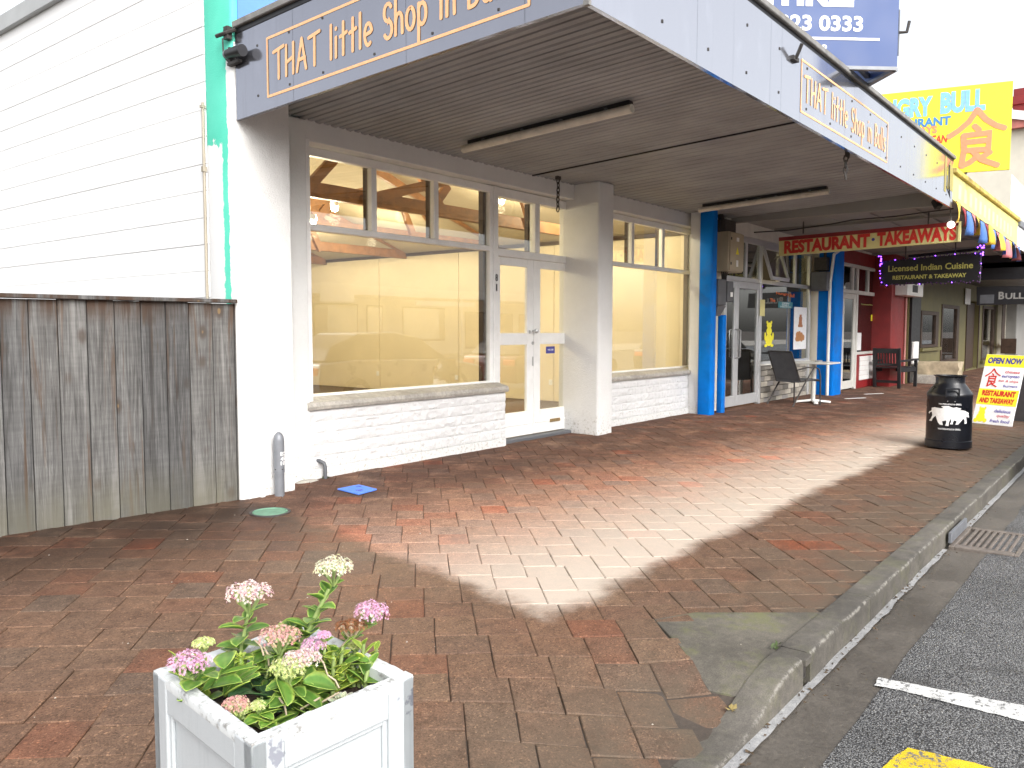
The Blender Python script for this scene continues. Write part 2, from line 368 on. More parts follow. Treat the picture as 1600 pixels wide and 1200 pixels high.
M['brass'] = pm('worn brass', (.32, .22, .10), .45, .25, 30, .1, metal=.6)
M['tube'] = pm('dusty light fitting', (.60, .57, .50), .5, .15, 8, .1, dirt=.25)
M['iron'] = pm('dark iron', (.045, .04, .037), .6, .4, 30, .2)
M['rust'] = pm('rusty cast iron', (.16, .135, .115), .6, .3, 24, .3, dirt=.3)
M['greenlid'] = pm('green cast lid', (.13, .27, .18), .6, .2, 20, .3, dirt=.2)
M['bluelid'] = pm('blue plastic lid', (.10, .24, .80), .5, .1, 30, .5, 90)
M['pwhite'] = pm('white plastic', (.82, .82, .80), .5, .04)
M['signyellow'] = pm('yellow sign paint', (.90, .80, .035), .5, .07, 4, .05, dirt=.04)
M['signcream'] = pm('cream sign paint', (.66, .60, .26), .5, .1, 4, .05)
M['signblue'] = pm('royal blue sign vinyl', (.045, .085, .23), .5, .05, 2, 0)
M['ltblue'] = flat('light blue sign paint', (.22, .48, .82))
M['midblue'] = flat('blue sign paint', (.05, .22, .50))
M['salmon'] = flat('faded red sign paint', (.85, .27, .13))
M['signred'] = flat('red sign paint', (.62, .03, .02))
M['vwhite'] = flat('white vinyl', (.86, .86, .86))
M['purple'] = emit('violet fairy lights', (.22, .04, 1), 4)
M['goldtext'] = flat('pale gold lettering', (.50, .47, .12))
M['navytext'] = flat('navy print', (.06, .06, .30))
M['bulb'] = emit('lit lamp', (1, .80, .45), 60)
M['bulbwhite'] = emit('white globe lamp', (1, .9, .75), 2.5)
M['greenwall'] = pm('olive cream wall paint', (.17, .15, .062), .55, .12, 3, .1, dirt=.15)
M['creamwall'] = pm('cream stucco', (.66, .62, .52), .7, .06, 2, .2)
M['brickgrey'] = pm('grey brown brick', (.34, .31, .26), .7, .4, 5, .5, 60)
M['brickwhite'] = pm('white painted brick', (.78, .77, .75), .55, .05, 6, .4, 60)
M['canblack'] = pm('satin black can paint', (.007, .008, .012), .30, .3, 3, .05, 20)
M['planter'] = mat_plaster('worn white planter paint', (.74, .76, .77), 70, .25, .1, (.3, .3, .28))
M['soil'] = pm('dark potting soil', (.045, .028, .018), .9, .5, 60, .9, 90, dist=.01)
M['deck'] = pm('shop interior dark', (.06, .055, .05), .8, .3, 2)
M['olive'] = flat('olive gold paint', (.38, .32, .10))

# ------------------------------------------------------------------ text helpers
_tc = {}
def text2d(s, size=1.0, off=0.0, align='LEFT', shear=0):
    key = (s, off, shear)
    if key not in _tc:
        cu = bpy.data.curves.new('txt', 'FONT'); cu.body = s; cu.size = 1; cu.offset = off; cu.shear = shear; cu.resolution_u = 3
        ob = bpy.data.objects.new('txt', cu); COL.objects.link(ob)
        dg = bpy.context.evaluated_depsgraph_get(); me = bpy.data.meshes.new_from_object(ob.evaluated_get(dg))
        _tc[key] = ([(v.co.x, v.co.y) for v in me.vertices], [list(p.vertices) for p in me.polygons])
        bpy.data.objects.remove(ob); bpy.data.curves.remove(cu); bpy.data.meshes.remove(me)
    return _tc[key]
def put_text(s, o, ux, uy, x0, x1, y0, y1, off=.0, shear=0, lift=.003):
    """text scaled into the rectangle x0..x1, y0..y1 of a plane (origin o, unit axes ux, uy)"""
    vs, fs = text2d(s, off=off, shear=shear); ux = Vector(ux); uy = Vector(uy); n = ux.cross(uy).normalized(); o = Vector(o)
    a0 = min(v[0] for v in vs); a1 = max(v[0] for v in vs); b0 = min(v[1] for v in vs); b1 = max(v[1] for v in vs)
    mb = MB(); mb.add([o+ux*(x0+(x-a0)/(a1-a0)*(x1-x0))+uy*(y0+(y-b0)/(b1-b0)*(y1-y0))+n*lift for x, y in vs], fs); return mb
def ribbon(mb, pts, w, fn):
    """one brush stroke with round ends, fn maps 2-D to 3-D"""
    P = [Vector((p[0], p[1])) for p in pts]; k = len(P); L = []; R = []
    for i, p in enumerate(P):
        d = (P[min(i+1, k-1)]-P[max(i-1, 0)]).normalized(); n = Vector((-d.y, d.x))
        if 0 < i < k-1:
            d1 = (P[i]-P[i-1]).normalized(); c = max(.45, d1.dot(d)); L.append(p+n*w/2/c); R.append(p-n*w/2/c)
        else: L.append(p+n*w/2); R.append(p-n*w/2)
    d0 = (P[0]-P[1]).normalized(); d1 = (P[-1]-P[-2]).normalized()
    c0 = [P[0]+d0*w*.35+Vector((-d0.y, d0.x))*w*.3, P[0]+d0*w*.35-Vector((-d0.y, d0.x))*w*.3]
    c1 = [P[-1]+d1*w*.35+Vector((-d1.y, d1.x))*w*.3, P[-1]+d1*w*.35-Vector((-d1.y, d1.x))*w*.3]
    vs = [fn(q) for q in L]+[fn(q) for q in R]; fs = [(i, k+i, k+i+1, i+1) for i in range(k-1)]
    n = 2*k; vs += [fn(q) for q in c0]+[fn(q) for q in c1]
    fs += [(0, n+1, n, k)] + [(k-1, 2*k-1, n+3, n+2)]
    mb.add(vs, fs)
def arc(cx, cy, rx, ry, a0, a1, n=10): return [(cx+rx*math.cos(rad(a0+(a1-a0)*i/n)), cy+ry*math.sin(rad(a0+(a1-a0)*i/n))) for i in range(n+1)]
GL = {  # hand lettering: width, strokes
 'T': (.8, [[(0, .93), (.8, 1.02)], [(.42, .97), (.40, 0)]]),
 'H': (.62, [[(.02, 1), (0, .0)], [(.55, 1.0), (.52, .0)], [(.0, .42), (.55, .55)]]),
 'A': (.68, [[(.0, 0), (.36, 1.02)], [(.36, 1.02), (.66, 0)], [(.12, .35), (.6, .38)]]),
 'l': (.16, [[(.08, 1.05), (.06, 0)]]),
 'i': (.18, [[(.08, .62), (.07, 0)], [(.08, .86), (.085, .9)]]),
 't': (.44, [[(.22, 1.0), (.2, 0)], [(.0, .58), (.44, .66)]]),
 'e': (.5, [[(.06, .33), (.40, .37)], arc(.24, .33, .22, .32, 14, 305, 14)]),
 'S': (.5, [arc(.26, .74, .22, .25, 30, 270, 10)+arc(.26, .24, .23, .25, 90, -150, 10)]),
 'h': (.46, [[(.04, 1.05), (.03, 0)], [(.03, .3)]+arc(.23, .38, .18, .22, 170, 0, 8)+[(.42, 0)]]),
 'o': (.5, [arc(.25, .32, .22, .31, 100, 442, 16)]),
 'p': (.5, [[(.04, .66), (.03, -.42)], arc(.22, .34, .22, .3, 140, -150, 14)]),
 'n': (.44, [[(.04, .64), (.03, 0)], [(.03, .35)]+arc(.22, .38, .18, .22, 170, 0, 8)+[(.41, 0)]]),
 'B': (.52, [[(.04, 1), (.03, 0)], [(.05, .99)]+arc(.2, .77, .22, .21, 80, -85, 8)+[(.07, .55)], [(.07, .51)]+arc(.22, .26, .27, .24, 80, -85, 8)+[(.05, .01)]]),
 'u': (.44, [[(.04, .62), (.04, .3)]+arc(.21, .24, .17, .22, 180, 330, 8), [(.40, .64), (.40, 0)]]),
 's': (.38, [arc(.19, .46, .15, .16, 30, 270, 8)+arc(.19, .15, .16, .15, 90, -150, 8)]),
}
def lettering(words, x0, x1, y0, h, w, fn):
    """hand lettered line squeezed into x0..x1 with cap height h; fn((x,y), lift)"""
    tot = 0; items = []
    for ch in words:
        if ch == ' ': tot += .5; continue
        gw, st = GL[ch]; items.append((tot, st)); tot += gw+.17
    sx = (x1-x0)/tot; mb = MB(); k = 0
    for px_, st in items:
        for s in st:
            k += 1; lift = .0035+.00025*(k % 5)
            ribbon(mb, [(x0+(px_+a)*sx, y0+b*h) for a, b in s], w, lambda q, L=lift: fn(q, L))
    return mb
SHI = [[(.50, 1.0), (.36, .80), (.18, .66), (.0, .56)], [(.50, 1.0), (.66, .82), (.84, .70), (1.0, .64)], [(.46, .72), (.55, .64)],
       [(.27, .56), (.29, .30), (.25, .02)], [(.27, .56), (.74, .58), (.72, .27)], [(.30, .44), (.71, .45)], [(.29, .30), (.72, .29)],
       [(.25, .02), (.40, .08), (.52, .17)], [(.76, .24), (.62, .16)], [(.44, .28), (.60, .12), (.90, .0)]]
def shi(fn, x0, y0, wx, hy, w):
    mb = MB()
    for k, s in enumerate(SHI):
        ribbon(mb, [(x0+a*wx, y0+b*hy) for a, b in s], w, lambda q, L=.0035+.0004*k: fn(q, L))
    return mb

# ================================================================== GROUND
XF0, XF1 = -3.0, 46.0
def grid_sheet(xs, ys, zf):
    mb = MB(); n = len(ys)
    mb.add([(x, y, zf(x, y)) for x in xs for y in ys], [(i*n+j, (i+1)*n+j, (i+1)*n+j+1, i*n+j+1) for i in range(len(xs)-1) for j in range(n-1)])
    return mb
def frange(a, b, s): n = max(1, int(round((b-a)/s))); return [a+(b-a)*i/n for i in range(n+1)]
foot = build('footpath', grid_sheet(frange(XF0, 6, .2)+frange(7, XF1, 1), frange(YK-.02, 5.75, .2), lambda x, y: gz(x, y)-.009), M['sand'])
kind(foot, 'structure')
ORG[foot.name] = Vector((0, 0, 0))
kind(build('ground', MB().add([(-400, -400, -.6), (600, -400, -.6), (600, 600, -.6), (-400, 600, -.6)], [(0, 1, 2, 3)]), M['sand']), 'structure')
kind(build('yard', box(-8, 3.5, 5.75, 30, -.3, -.02), M['sand']), 'structure')

PL, PW, GAP = .236, .190, .0032
def brick_mesh(seed):
    r = random.Random(seed); a, b, c, h = PL/2-GAP/2, PW/2-GAP/2, .004, .045
    mb = MB()
    q = [(-a, -b), (a, -b), (a, b), (-a, b)]
    j = lambda: r.uniform(-.0022, .0022)
    top = [(x*(1-c/a)+j(), y*(1-c/b)+j(), j()*.3) for x, y in q]; mid = [(x+j()*.5, y+j()*.5, -.004) for x, y in q]; bot = [(x, y, -h) for x, y in q]
    mb.add(top+mid+bot, [(0, 1, 2, 3)]+[(i+4, (i+1) % 4+4, (i+1) % 4, i) for i in range(4)]+[(i+8, (i+1) % 4+8, (i+1) % 4+4, i+4) for i in range(4)])
    return mb
bv = [brick_mesh(i) for i in range(6)]
bme = []
for i, m_ in enumerate(bv):
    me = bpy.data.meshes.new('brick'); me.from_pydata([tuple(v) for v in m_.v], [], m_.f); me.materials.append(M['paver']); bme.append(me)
U = Vector((math.cos(rad(-45)), math.sin(rad(-45)), 0)); V = Vector((math.cos(rad(45)), math.sin(rad(45)), 0))
PATCH = [G(u, v) for u, v in ((1022, 968), (1085, 957), (1290, 957), (1240, 1012), (1196, 1056), (1176, 1092), (1106, 1078), (1062, 1010))]
def inside(p, poly):
    c = False; n = len(poly)
    for i in range(n):
        a, b = poly[i], poly[(i+1) % n]
        if (a.y > p.y) != (b.y > p.y) and p.x < (b.x-a.x)*(p.y-a.y)/(b.y-a.y)+a.x: c = not c
    return c
def fence_y(x): return 5.634-.124*(x-1.927)
pcx = (.825+1.215)/2
bricks = []
rb = random.Random(3)
for i in range(-160, 260):
    for jn in range(-90, 110):
        ox = i*PW + jn*PL; oy = i*PW - jn*PL
        for hv in (0, 1):
            cx_, cy_ = (ox+PL/2, oy+PW/2) if hv == 0 else (ox+PW/2, oy+PW+PL/2)
            p = U*cx_ + V*cy_
            if not (-2.6 < p.x < 27 and YK+.045 < p.y < 5.85): continue
            if p.x < 3.6 and p.y > fence_y(p.x)+.1: continue
            if all(inside(p+Vector(q_), PATCH) for q_ in ((.1, 0, 0), (-.1, 0, 0), (0, .1, 0), (0, -.1, 0))): continue
            bricks.append((p, hv))
def vis(b):
    p = Vector((b[0].x, b[0].y, gz(b[0].x, b[0].y))); c = (p-CAM).dot(RF)
    if c < .3: return 1e9
    u, v, d = PX(p)
    if not (-10 < u < 1610 and 0 < v < 1205): return 1e6+d
    if 250 < u < 640 and v > 1060 and d > 1.9: return 1e5+d     # behind the planter box
    return d
bricks.sort(key=vis)
NI = 300
far = MB()
for n_, (p, hv) in enumerate(bricks):
    gx = (gz(p.x+.05, p.y)-gz(p.x-.05, p.y))/.1; gy = (gz(p.x, p.y+.05)-gz(p.x, p.y-.05))/.1
    z = gz(p.x, p.y)+rb.gauss(0, .0016); tx, ty = gx+rb.gauss(0, .005), gy+rb.gauss(0, .005)
    a = rad(-45+90*hv)+rb.gauss(0, .008)+(math.pi if rb.random() < .5 else 0)
    mat = Matrix.Translation((p.x, p.y, z)) @ Vector((0, 0, 1)).rotation_difference(Vector((-tx, -ty, 1)).normalized()).to_matrix().to_4x4() @ Matrix.Rotation(a, 4, 'Z')
    if n_ < NI:
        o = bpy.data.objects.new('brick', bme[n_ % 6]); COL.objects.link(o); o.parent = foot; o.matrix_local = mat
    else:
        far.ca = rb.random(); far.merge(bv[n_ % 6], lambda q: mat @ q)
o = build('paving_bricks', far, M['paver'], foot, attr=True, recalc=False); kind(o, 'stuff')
kind(build('concrete_patch', MB().prism([p+Vector((0, 0, -.045)) for p in PATCH], (0, 0, .047)), M['patch'], foot, bevel=.004), 'structure')
far_path = build('far_path', grid_sheet(frange(27, XF1, 2), frange(YK, 5.8, .5), lambda x, y: gz(x, y)-.002), M['paver'], foot)

# kerb: lofted along the street, low at the crossing, with a drain mouth
def kerb_drop(x): return .062*sm((3.22-x)/.5)
def kerb(x0, x1):
    mb = MB(); xs = frange(x0, x1, .06 if x1-x0 < 2 else .4); pr = []
    for x in xs:
        zt = gz(x, YK+.01)+.004 - (kerb_drop(x)-.02 if kerb_drop(x) > .02 else 0)*.3; w = .008*noise.noise(Vector((x*3, 0, 0)))
        yo = YK-.112+w; zt += .003
        pr += [(x, YK+.012, zt-.2), (x, YK+.012, zt), (x, yo+.02, zt+.0), (x, yo+.004, zt-.009), (x, yo-.002, zt-.03), (x, yo-.004, ROADZ(x)-.06), (x, YK, ROADZ(x)-.06)]
    n = 7
    fs = [(i*n+j, (i+1)*n+j, (i+1)*n+(j+1) % n, i*n+(j+1) % n) for i in range(len(xs)-1) for j in range(n)]
    fs += [list(range(n)), [(len(xs)-1)*n+j for j in range(n)][::-1]]
    return mb.add(pr, fs)
KZ = gz(10, YK)
def ROADZ(x): return KZ-.125
ROOT = thing('kerb', (0, 0, 0), '', ''); del ROOT['label']; del ROOT['category']; kind(ROOT, 'structure')
ks = [-3, -1.9, -.8, .3, 1.4, 2.45, 3.38, 3.46, 4.4, 5.5]; ks += frange(6.6, 46, 1.1)
for a, b in zip(ks[:-1], ks[1:]):
    if (a, b) == (3.38, 3.46): continue
    ko = build('kerb_stone', kerb(a+.002, b-.002), M['kerb'], ROOT, smooth=40)
    at = ko.data.attributes.new('rim', 'FLOAT', 'POINT'); at.data.foreach_set('value', [1.0 if i % 7 in (3,) else .0 for i in range(len(ko.data.vertices))])
kk = kerb(3.382, 3.458); zt = gz(3.4, YK)
build('drain_mouth', MB().box(3.382, 3.458, YK-.10, YK, zt-.10, zt-.03).box(3.382, 3.458, YK-.06, YK+.01, zt-.2, zt-.1).box(3.382, 3.458, YK-.118, YK+.01, zt-.029, zt+.003), [M['iron']], ROOT)
build('drain_lip', MB().box(3.379, 3.461, YK-.128, YK+.011, zt-.028, zt+.0045), M['kerb'], ROOT, bevel=.004)
gut = build('gutter', grid_sheet(frange(-3, 46, .5), [YK-.40, YK-.25, YK-.10], lambda x, y: ROADZ(x)-.03*(1-abs(y-(YK-.16))/.2)*.4+.0), M['gutter'], smooth=60); kind(gut, 'structure')
M['water'] = mat_stone('pale cement fillet', (.36, .36, .36), .75, 30)
wm = MB(); xs = frange(-3, 6.18, .08)
wm.add([(x, YK-.112, ROADZ(x)+.004) for x in xs]+[(x, YK-.150-.012*noise.noise(Vector((x*4, 1, 0)))-.008*noise.noise(Vector((x*17, 2, 0))), ROADZ(x)+.004) for x in xs], [(i, i+1, len(xs)+i+1, len(xs)+i) for i in range(len(xs)-1)])
xs2 = frange(7.0, 40, .2); wm.add([(x, YK-.112, ROADZ(x)+.004) for x in xs2]+[(x, YK-.154-.012*noise.noise(Vector((x*4, 1, 0))), ROADZ(x)+.004) for x in xs2], [(i, i+1, len(xs2)+i+1, len(xs2)+i) for i in range(len(xs2)-1)])
kind(build('gutter_fillet', wm, M['water'], recalc=False), 'structure')
def roadz(x, y): return ROADZ(x)+.006+.022*min(4, max(0, (YK-.37)-y))
yed = YK-.375
road_m = MB(); xs = frange(-6, 46, .25)
ys = [0, -.3, -.9, -2, -4, -8]
n = len(ys)+1
for x in xs:
    e = yed+.018*noise.noise(Vector((x*2.3, 5, 0)))+.01*noise.noise(Vector((x*9, 5, 0)))
    road_m.v += [Vector((x, e, roadz(x, e)-.001))]+[Vector((x, e-.12 if y == 0 else y, roadz(x, e-.12 if y == 0 else y))) for y in ys]
for i in range(len(xs)-1):
    for j in range(n-1): road_m.f.append([i*n+j, (i+1)*n+j, (i+1)*n+j+1, i*n+j+1]); road_m.m.append(0); road_m.a.append(0)
road = kind(build('road', road_m, M['asphalt'], smooth=60), 'structure')
kind(build('far_road', MB().add([(-60, -8, roadz(0, -8)), (120, -8, roadz(0, -8)), (120, -22, roadz(0, -8)-.1), (-60, -22, roadz(0, -8)-.1)], [(0, 1, 2, 3)]), M['asphalt']), 'structure')
def RG(u, v):
    r = ray(u, v); z = ROADZ(0)
    for _ in range(30): p = CAM+r*((z-H)/r.z); z = roadz(p.x, p.y)+.004
    return p
def marking(name, pts, m):
    """ragged painted stroke: polygon corners given in order, subdivided with worn edges"""
    mb = MB(); out = []
    for i in range(len(pts)):
        a, b = pts[i], pts[(i+1) % len(pts)]; k = max(2, int((b-a).length/.03))
        for j in range(k):
            q = a.lerp(b, j/k); q = q+Vector((.010*noise.noise(q*23), .010*noise.noise(q*19+Vector((5, 5, 5))), 0)); q.z = roadz(q.x, q.y)+.004; out.append(q)
    mb.add(out, [list(range(len(out)))]); return kind(build(name, mb, m), 'structure')
a = RG(1372, 1058); b = RG(1366, 1071)
dirv = (RG(1600, 1103)-RG(1379, 1058)).normalized()
marking('parking_line', [a, RG(1600, 1102), RG(1600, 1102)+dirv*1.6, RG(1600, 1127)+dirv*1.6, RG(1600, 1127), RG(1395, 1076), b], M['linewhite'])
y0 = RG(1415, 1167); y1 = RG(1376, 1203); d = (RG(1550, 1199)-RG(1418, 1168)).normalized()
marking('yellow_line', [y0, y0+d*.8, y1+d*.8, y1], M['lineyellow'])

# storm drain grate at the kerb
gp = [RG(1494, 862), RG(1528, 832), RG(1660, 834), RG(1660, 866)]
gx0, gx1 = 6.24, 6.96; gy1, gy0 = YK-.14, YK-.14-.42; gzt = ROADZ(6)+.018
gr = thing('storm_grate', (6.6, .8, ROADZ(6)), 'rusty iron storm drain grate set in the gutter beside the kerb', 'drain grate')
build('frame', MB().box(gx0, gx1, gy0, gy0+.03, gzt-.04, gzt).box(gx0, gx1, gy1-.035, gy1, gzt-.04, gzt).box(gx0, gx0+.09, gy0+.03, gy1-.035, gzt-.04, gzt).box(gx1-.05, gx1, gy0+.03, gy1-.035, gzt-.04, gzt), M['rust'], gr, bevel=.004)
x = gy1-.07
nb_ = 9; yy = frange(gy0+.03, gy1-.035, (gy1-gy0-.065)/nb_)
xx = frange(gx0+.09, gx1-.05, .1)
yb = frange(gy0+.03, gy1-.035, .040)
for q in yb[1:-1]:
    build('bar', box(gx0+.088, gx1-.048, q-.010, q+.010, gzt-.035, gzt-.002), M['rust'], gr, bevel=.003)
build('pit', box(gx0+.02, gx1-.02, gy0+.01, gy1-.01, gzt-.30, gzt-.06), M['black'], gr)
build('kerb_plate', MB().bar((gx0+.02, YK-.145, gzt+.05), (gx1-.12, YK-.145, gzt+.05), .022, .075), M['grey'], gr, bevel=.003)

# ================================================================== FENCE
fn_ = thing('timber_fence', (2, 5.6, 0), 'weathered grey timber paling fence with capping rail beside the white shop', 'fence')
edges = [AX(u, 760, 1, 5.58).x for u in (14, 57, 100, 143, 183, 221, 257, 290, 324, 355)]
first = edges[0]
xs = [first-.155*i for i in range(14, 0, -1)]+edges+[3.495]
rf = random.Random(5)
for a, b in zip(xs[:-1], xs[1:]):
    ya, yb_ = fence_y(a), fence_y(b); t = .022; pr = rf.uniform(0, .006); top = 1.487+rf.uniform(-.004, .004); bz = rf.uniform(.0, .02)-.015
    mb = MB(); g_ = .0042
    nseg = 6; L = []; 
    for i in range(nseg+1):
        q = i/nseg; xx_ = a+g_+(b-a-2*g_)*q; yy_ = ya+(yb_-ya)*q-pr-.003*math.cos((q-.5)*math.pi)
        L.append((xx_, yy_))
    vs = [(x, y, gz(x, y)+bz) for x, y in L]+[(x, y, top) for x, y in L]+[(x, y+t, gz(x, y)+bz) for x, y in L]+[(x, y+t, top) for x, y in L]
    m_ = nseg+1
    fs = [(i, i+1, m_+i+1, m_+i) for i in range(nseg)]+[(2*m_+i+1, 2*m_+i, 3*m_+i, 3*m_+i+1) for i in range(nseg)]+[(0, m_, 3*m_, 2*m_), (nseg, 2*m_+nseg, 3*m_+nseg, m_+nseg)]+[(m_+i, m_+i+1, 3*m_+i+1, 3*m_+i) for i in range(nseg)]
    mb.add(vs, fs); build('paling', mb, M['fence'], fn_, smooth=40)
build('capping_rail', MB().bar((-.6, fence_y(-.6)-.003, 1.503), (3.495, fence_y(3.495)-.003, 1.503), .085, .028), M['fence'], fn_, bevel=.004)
build('back_rail', MB().bar((-.6, fence_y(-.6)+.055, .4), (3.49, fence_y(3.49)+.055, .4), .045, .09).bar((-.6, fence_y(-.6)+.055, 1.2), (3.49, fence_y(3.49)+.055, 1.2), .045, .09), M['fence'], fn_)

# ================================================================== CORNER SHOP
shop = thing('corner_shop', (7.5, 5.7, 0), 'white corner shop with lit empty interior, double doors and turquoise side strip', 'shop')
ST = .0445
def sz(y): return 3.06+ST*(5.68-y)           # height of the soffit
YW = 5.88                                      # glazing plane
ZT = 4.42
# side wall, one long course per row of blocks
z = -.1; 
while z < ZT-.02:
    z1 = min(z+.205, ZT-.0); r_ = random.Random(int(z*1000)); dx = r_.uniform(0, .003)
    build('block_course', MB().box(3.50+dx, 3.68, 5.795, 19.4, z+.0016, z1-.0016), M['block'], shop, bevel=.003)
    z = z1
build('wall_core', box(3.512, 3.69, 5.80, 19.39, -.1, ZT-.03), M['side'], shop)
build('parapet_capping', MB().box(3.45, 3.74, 5.43, 19.5, ZT-.06, ZT+.10), pm('pale grey capping metal', (.40, .41, .41), .5, .1, 4, .05), shop, bevel=.004)
build('side_pipe', MB().tube([(3.485, 5.80, 1.2), (3.485, 5.80, 2.55), (3.485, 5.797, 3.02)], .011, 6).box(3.468, 3.50, 5.785, 5.815, 2.5, 2.54).box(3.468, 3.50, 5.785, 5.815, 2.98, 3.0), pm('beige conduit', (.36, .32, .25), .6), shop)
# corner pilaster
build('corner_pilaster', MB().box(3.5, 4.0, 5.42, 5.795, -.06, ZT-.002), [M['side']], shop, bevel=.03, seg=3, smooth=50)
build('upper_wall', MB().box(4.0, 6.5, 5.55, 5.8, 3.3, ZT-.004).box(6.508, 12.0, 5.55, 5.8, 3.3, ZT-.004).box(3.55, 4.0, 5.408, 5.42, 3.41, ZT-.004), M['bluewall'], shop)
build('pilaster_face', MB().box(3.513, 3.987, 5.413, 5.419, -.06, 3.40), M['plaster'], shop, bevel=.002)
build('jamb_strip', MB().box(4.0, 4.34, 5.66, 5.90, -.05, 3.04), M['plaster_smooth'], shop, bevel=.01)
build('timber_jamb', MB().box(4.34, 4.40, 5.69, 5.93, 0, 2.90), M['white'], shop, bevel=.006)
LX1, DX0, DX1 = 6.98, 7.0, 8.62
RX0, RX1 = 8.40, 11.95
# lintel above the glazing
build('lintel', MB().box(4.0, 8.52, 5.72, 5.94, 2.885, 3.12).box(8.52, 12.0, 5.72, 5.94, 2.865, 3.12), M['plaster_smooth'], shop, bevel=.006)
# second pilaster
build('pilaster', MB().box(8.40, 8.74, 5.35, 5.95, -.06, sz(5.4)+.01), M['plaster'], shop, bevel=.03, seg=3, smooth=50)
build('end_wall', MB().box(11.95, 12.1, 5.685, 5.95, -.05, 2.865), M['plaster_smooth'], shop, bevel=.008)
# stall risers of split blocks
def riser(x0, x1):
    build('riser_core', box(x0, x1, 5.705, 5.93, -.08, .60), M['splitblock'], shop)
    build('plinth', box(x0, x1, 5.672, 5.705, -.08, .085), M['plaster_smooth'], shop, bevel=.006)
    z = .087; r_ = random.Random(int(x0*10)); row = 0
    while z < .59:
        h = min(.102, .598-z); x = x0-(.2 if row % 2 else 0)
        while x < x1-.01:
            a, b = max(x, x0), min(x+.40, x1)
            if b-a > .05:
                mb = MB(); nx = max(3, int((b-a)/.02)); nz = 6; sd_ = r_.random()*100
                vs = []
                for i in range(nx+1):
                    for j in range(nz+1):
                        ev = 0 if j in (0, nz) else 1; eh = 0 if i in (0, nx) else 1
                        q = Vector((a+(b-a)*i/nx, 0, z+h*j/nz)); dsp = .010+.011*noise.noise(q*19)+.008*noise.noise(q*47+Vector((sd_, 0, 0))*0)
                        vs.append((a+(b-a)*i/nx, 5.700-.006-max(0, dsp)*(1 if ev else .45)*(1 if eh else .8), z+.0008+(h-.0016)*j/nz))
                mb.add(vs, [(i*(nz+1)+j, (i+1)*(nz+1)+j, (i+1)*(nz+1)+j+1, i*(nz+1)+j+1) for i in range(nx) for j in range(nz)])
                build('split_block', mb, M['splitblock'], shop, recalc=False, smooth=25)
            x += .40
        z += .102; row += 1
riser(4.30, 7.02); riser(8.74, 11.95)
def sill(x0, x1):
    mb = MB(); xs = frange(x0, x1, .05); n = 6; pr = []
    for x in xs:
        w = .006*noise.noise(Vector((x*9, 0, 3)))+.004*noise.noise(Vector((x*31, 0, 3))); w2 = .006*noise.noise(Vector((x*13, 7, 3)))
        pr += [(x, 5.90, .60), (x, 5.90, .705), (x, 5.80, .70), (x, 5.650+w, .665+w2), (x, 5.640+w2, .632), (x, 5.652, .602)]
    fs = [(i*n+j, (i+1)*n+j, (i+1)*n+(j+1) % n, i*n+(j+1) % n) for i in range(len(xs)-1) for j in range(n)]+[list(range(n)), [(len(xs)-1)*n+j for j in range(n)][::-1]]
    build('sill', mb.add(pr, fs), M['sill'], shop, smooth=30)
sill(4.31, 7.03); sill(8.74, 11.93)
# glazed screens: a frame with panes
F0, F1, FI = YW-.045, YW+.02, YW+.085
def window(name, x0, x1, z0, z1, zt, muls, parent, dm=.035, lights=True):
    fr = MB(); inn = MB()
    fr.box(x0, x0+.05, F0, F1, z0, z1).box(x1-.055, x1, F0, F1, z0, z1).box(x0+.05, x1-.055, F0, F1, z1-.075, z1).box(x0+.05, x1-.055, F0-.006, F1, z0, z0+.055)
    fr.box(x0+.05, x1-.055, F0-.012, F1, zt-.028, zt+.028)
    for m_ in muls: fr.box(m_-dm, m_+dm, F0+.003, F1, zt+.028, z1-.075)
    inn.box(x1-.10, x1-.02, F1+.002, FI, z0, z1)
    for m_ in muls: inn.box(m_-.03, m_+.03, F1+.002, FI, zt-.02, z1)
    w = build(name, fr, M['white'], parent, bevel=.006)
    build('inner_frame', inn, M['darkwood'], w)
    ed = [x0+.05]+[q for m_ in muls for q in (m_-dm, m_+dm)]+[x1-.055]
    for a, b in zip(ed[0::2], ed[1::2]): build('pane', box(a-.008, b+.008, YW-.004, YW+.002, zt+.02, z1-.067), M['glass'], w)
    build('pane', box(x0+.042, x1-.047, YW-.004, YW+.002, z0+.047, zt-.02), M['glass'], w)
    return w
window('window', 4.40, 6.99, .665, 2.875, 2.185, [5.25, 6.09], shop)
window('window', 8.74, 11.95, .665, 2.855, 2.185, [10.05, 10.94], shop)
# door frame and over-lights
df = build('door_frame', MB().box(6.99, 7.07, F0-.01, F1+.04, .0, 2.875).box(8.60, 8.66, F0-.01, F1+.04, 0, 2.875).box(7.07, 8.60, F0, F1+.04, 2.775, 2.875).box(7.07, 8.60, F0, F1+.04, 2.115, 2.20).box(7.77, 7.86, F0+.002, F1+.03, 2.20, 2.775), M['white'], shop, bevel=.006)
build('pane', box(7.062, 7.778, YW-.004, YW+.002, 2.19, 2.785), M['glass'], df); build('pane', box(7.852, 8.608, YW-.004, YW+.002, 2.19, 2.785), M['glass'], df)
build('inner_frame', MB().box(7.76, 7.84, F1+.04, FI+.03, 2.19, 2.78).box(8.56, 8.62, F1+.042, FI+.03, 2.19, 2.78), M['darkwood'], df)
build('house_number', put_text('8', (7.03, F0-.0115, 1.80), (1, 0, 0), (0, 0, 1), -.022, .022, .03, .11, .03), M['black'], df)
build('house_number', put_text('1', (7.03, F0-.0115, 1.69), (1, 0, 0), (0, 0, 1), -.012, .012, .03, .11, .03), M['black'], df)
build('threshold', MB().box(7.03, 8.64, 5.74, 6.1, -.06, .035), M['midgrey'], shop, bevel=.01)
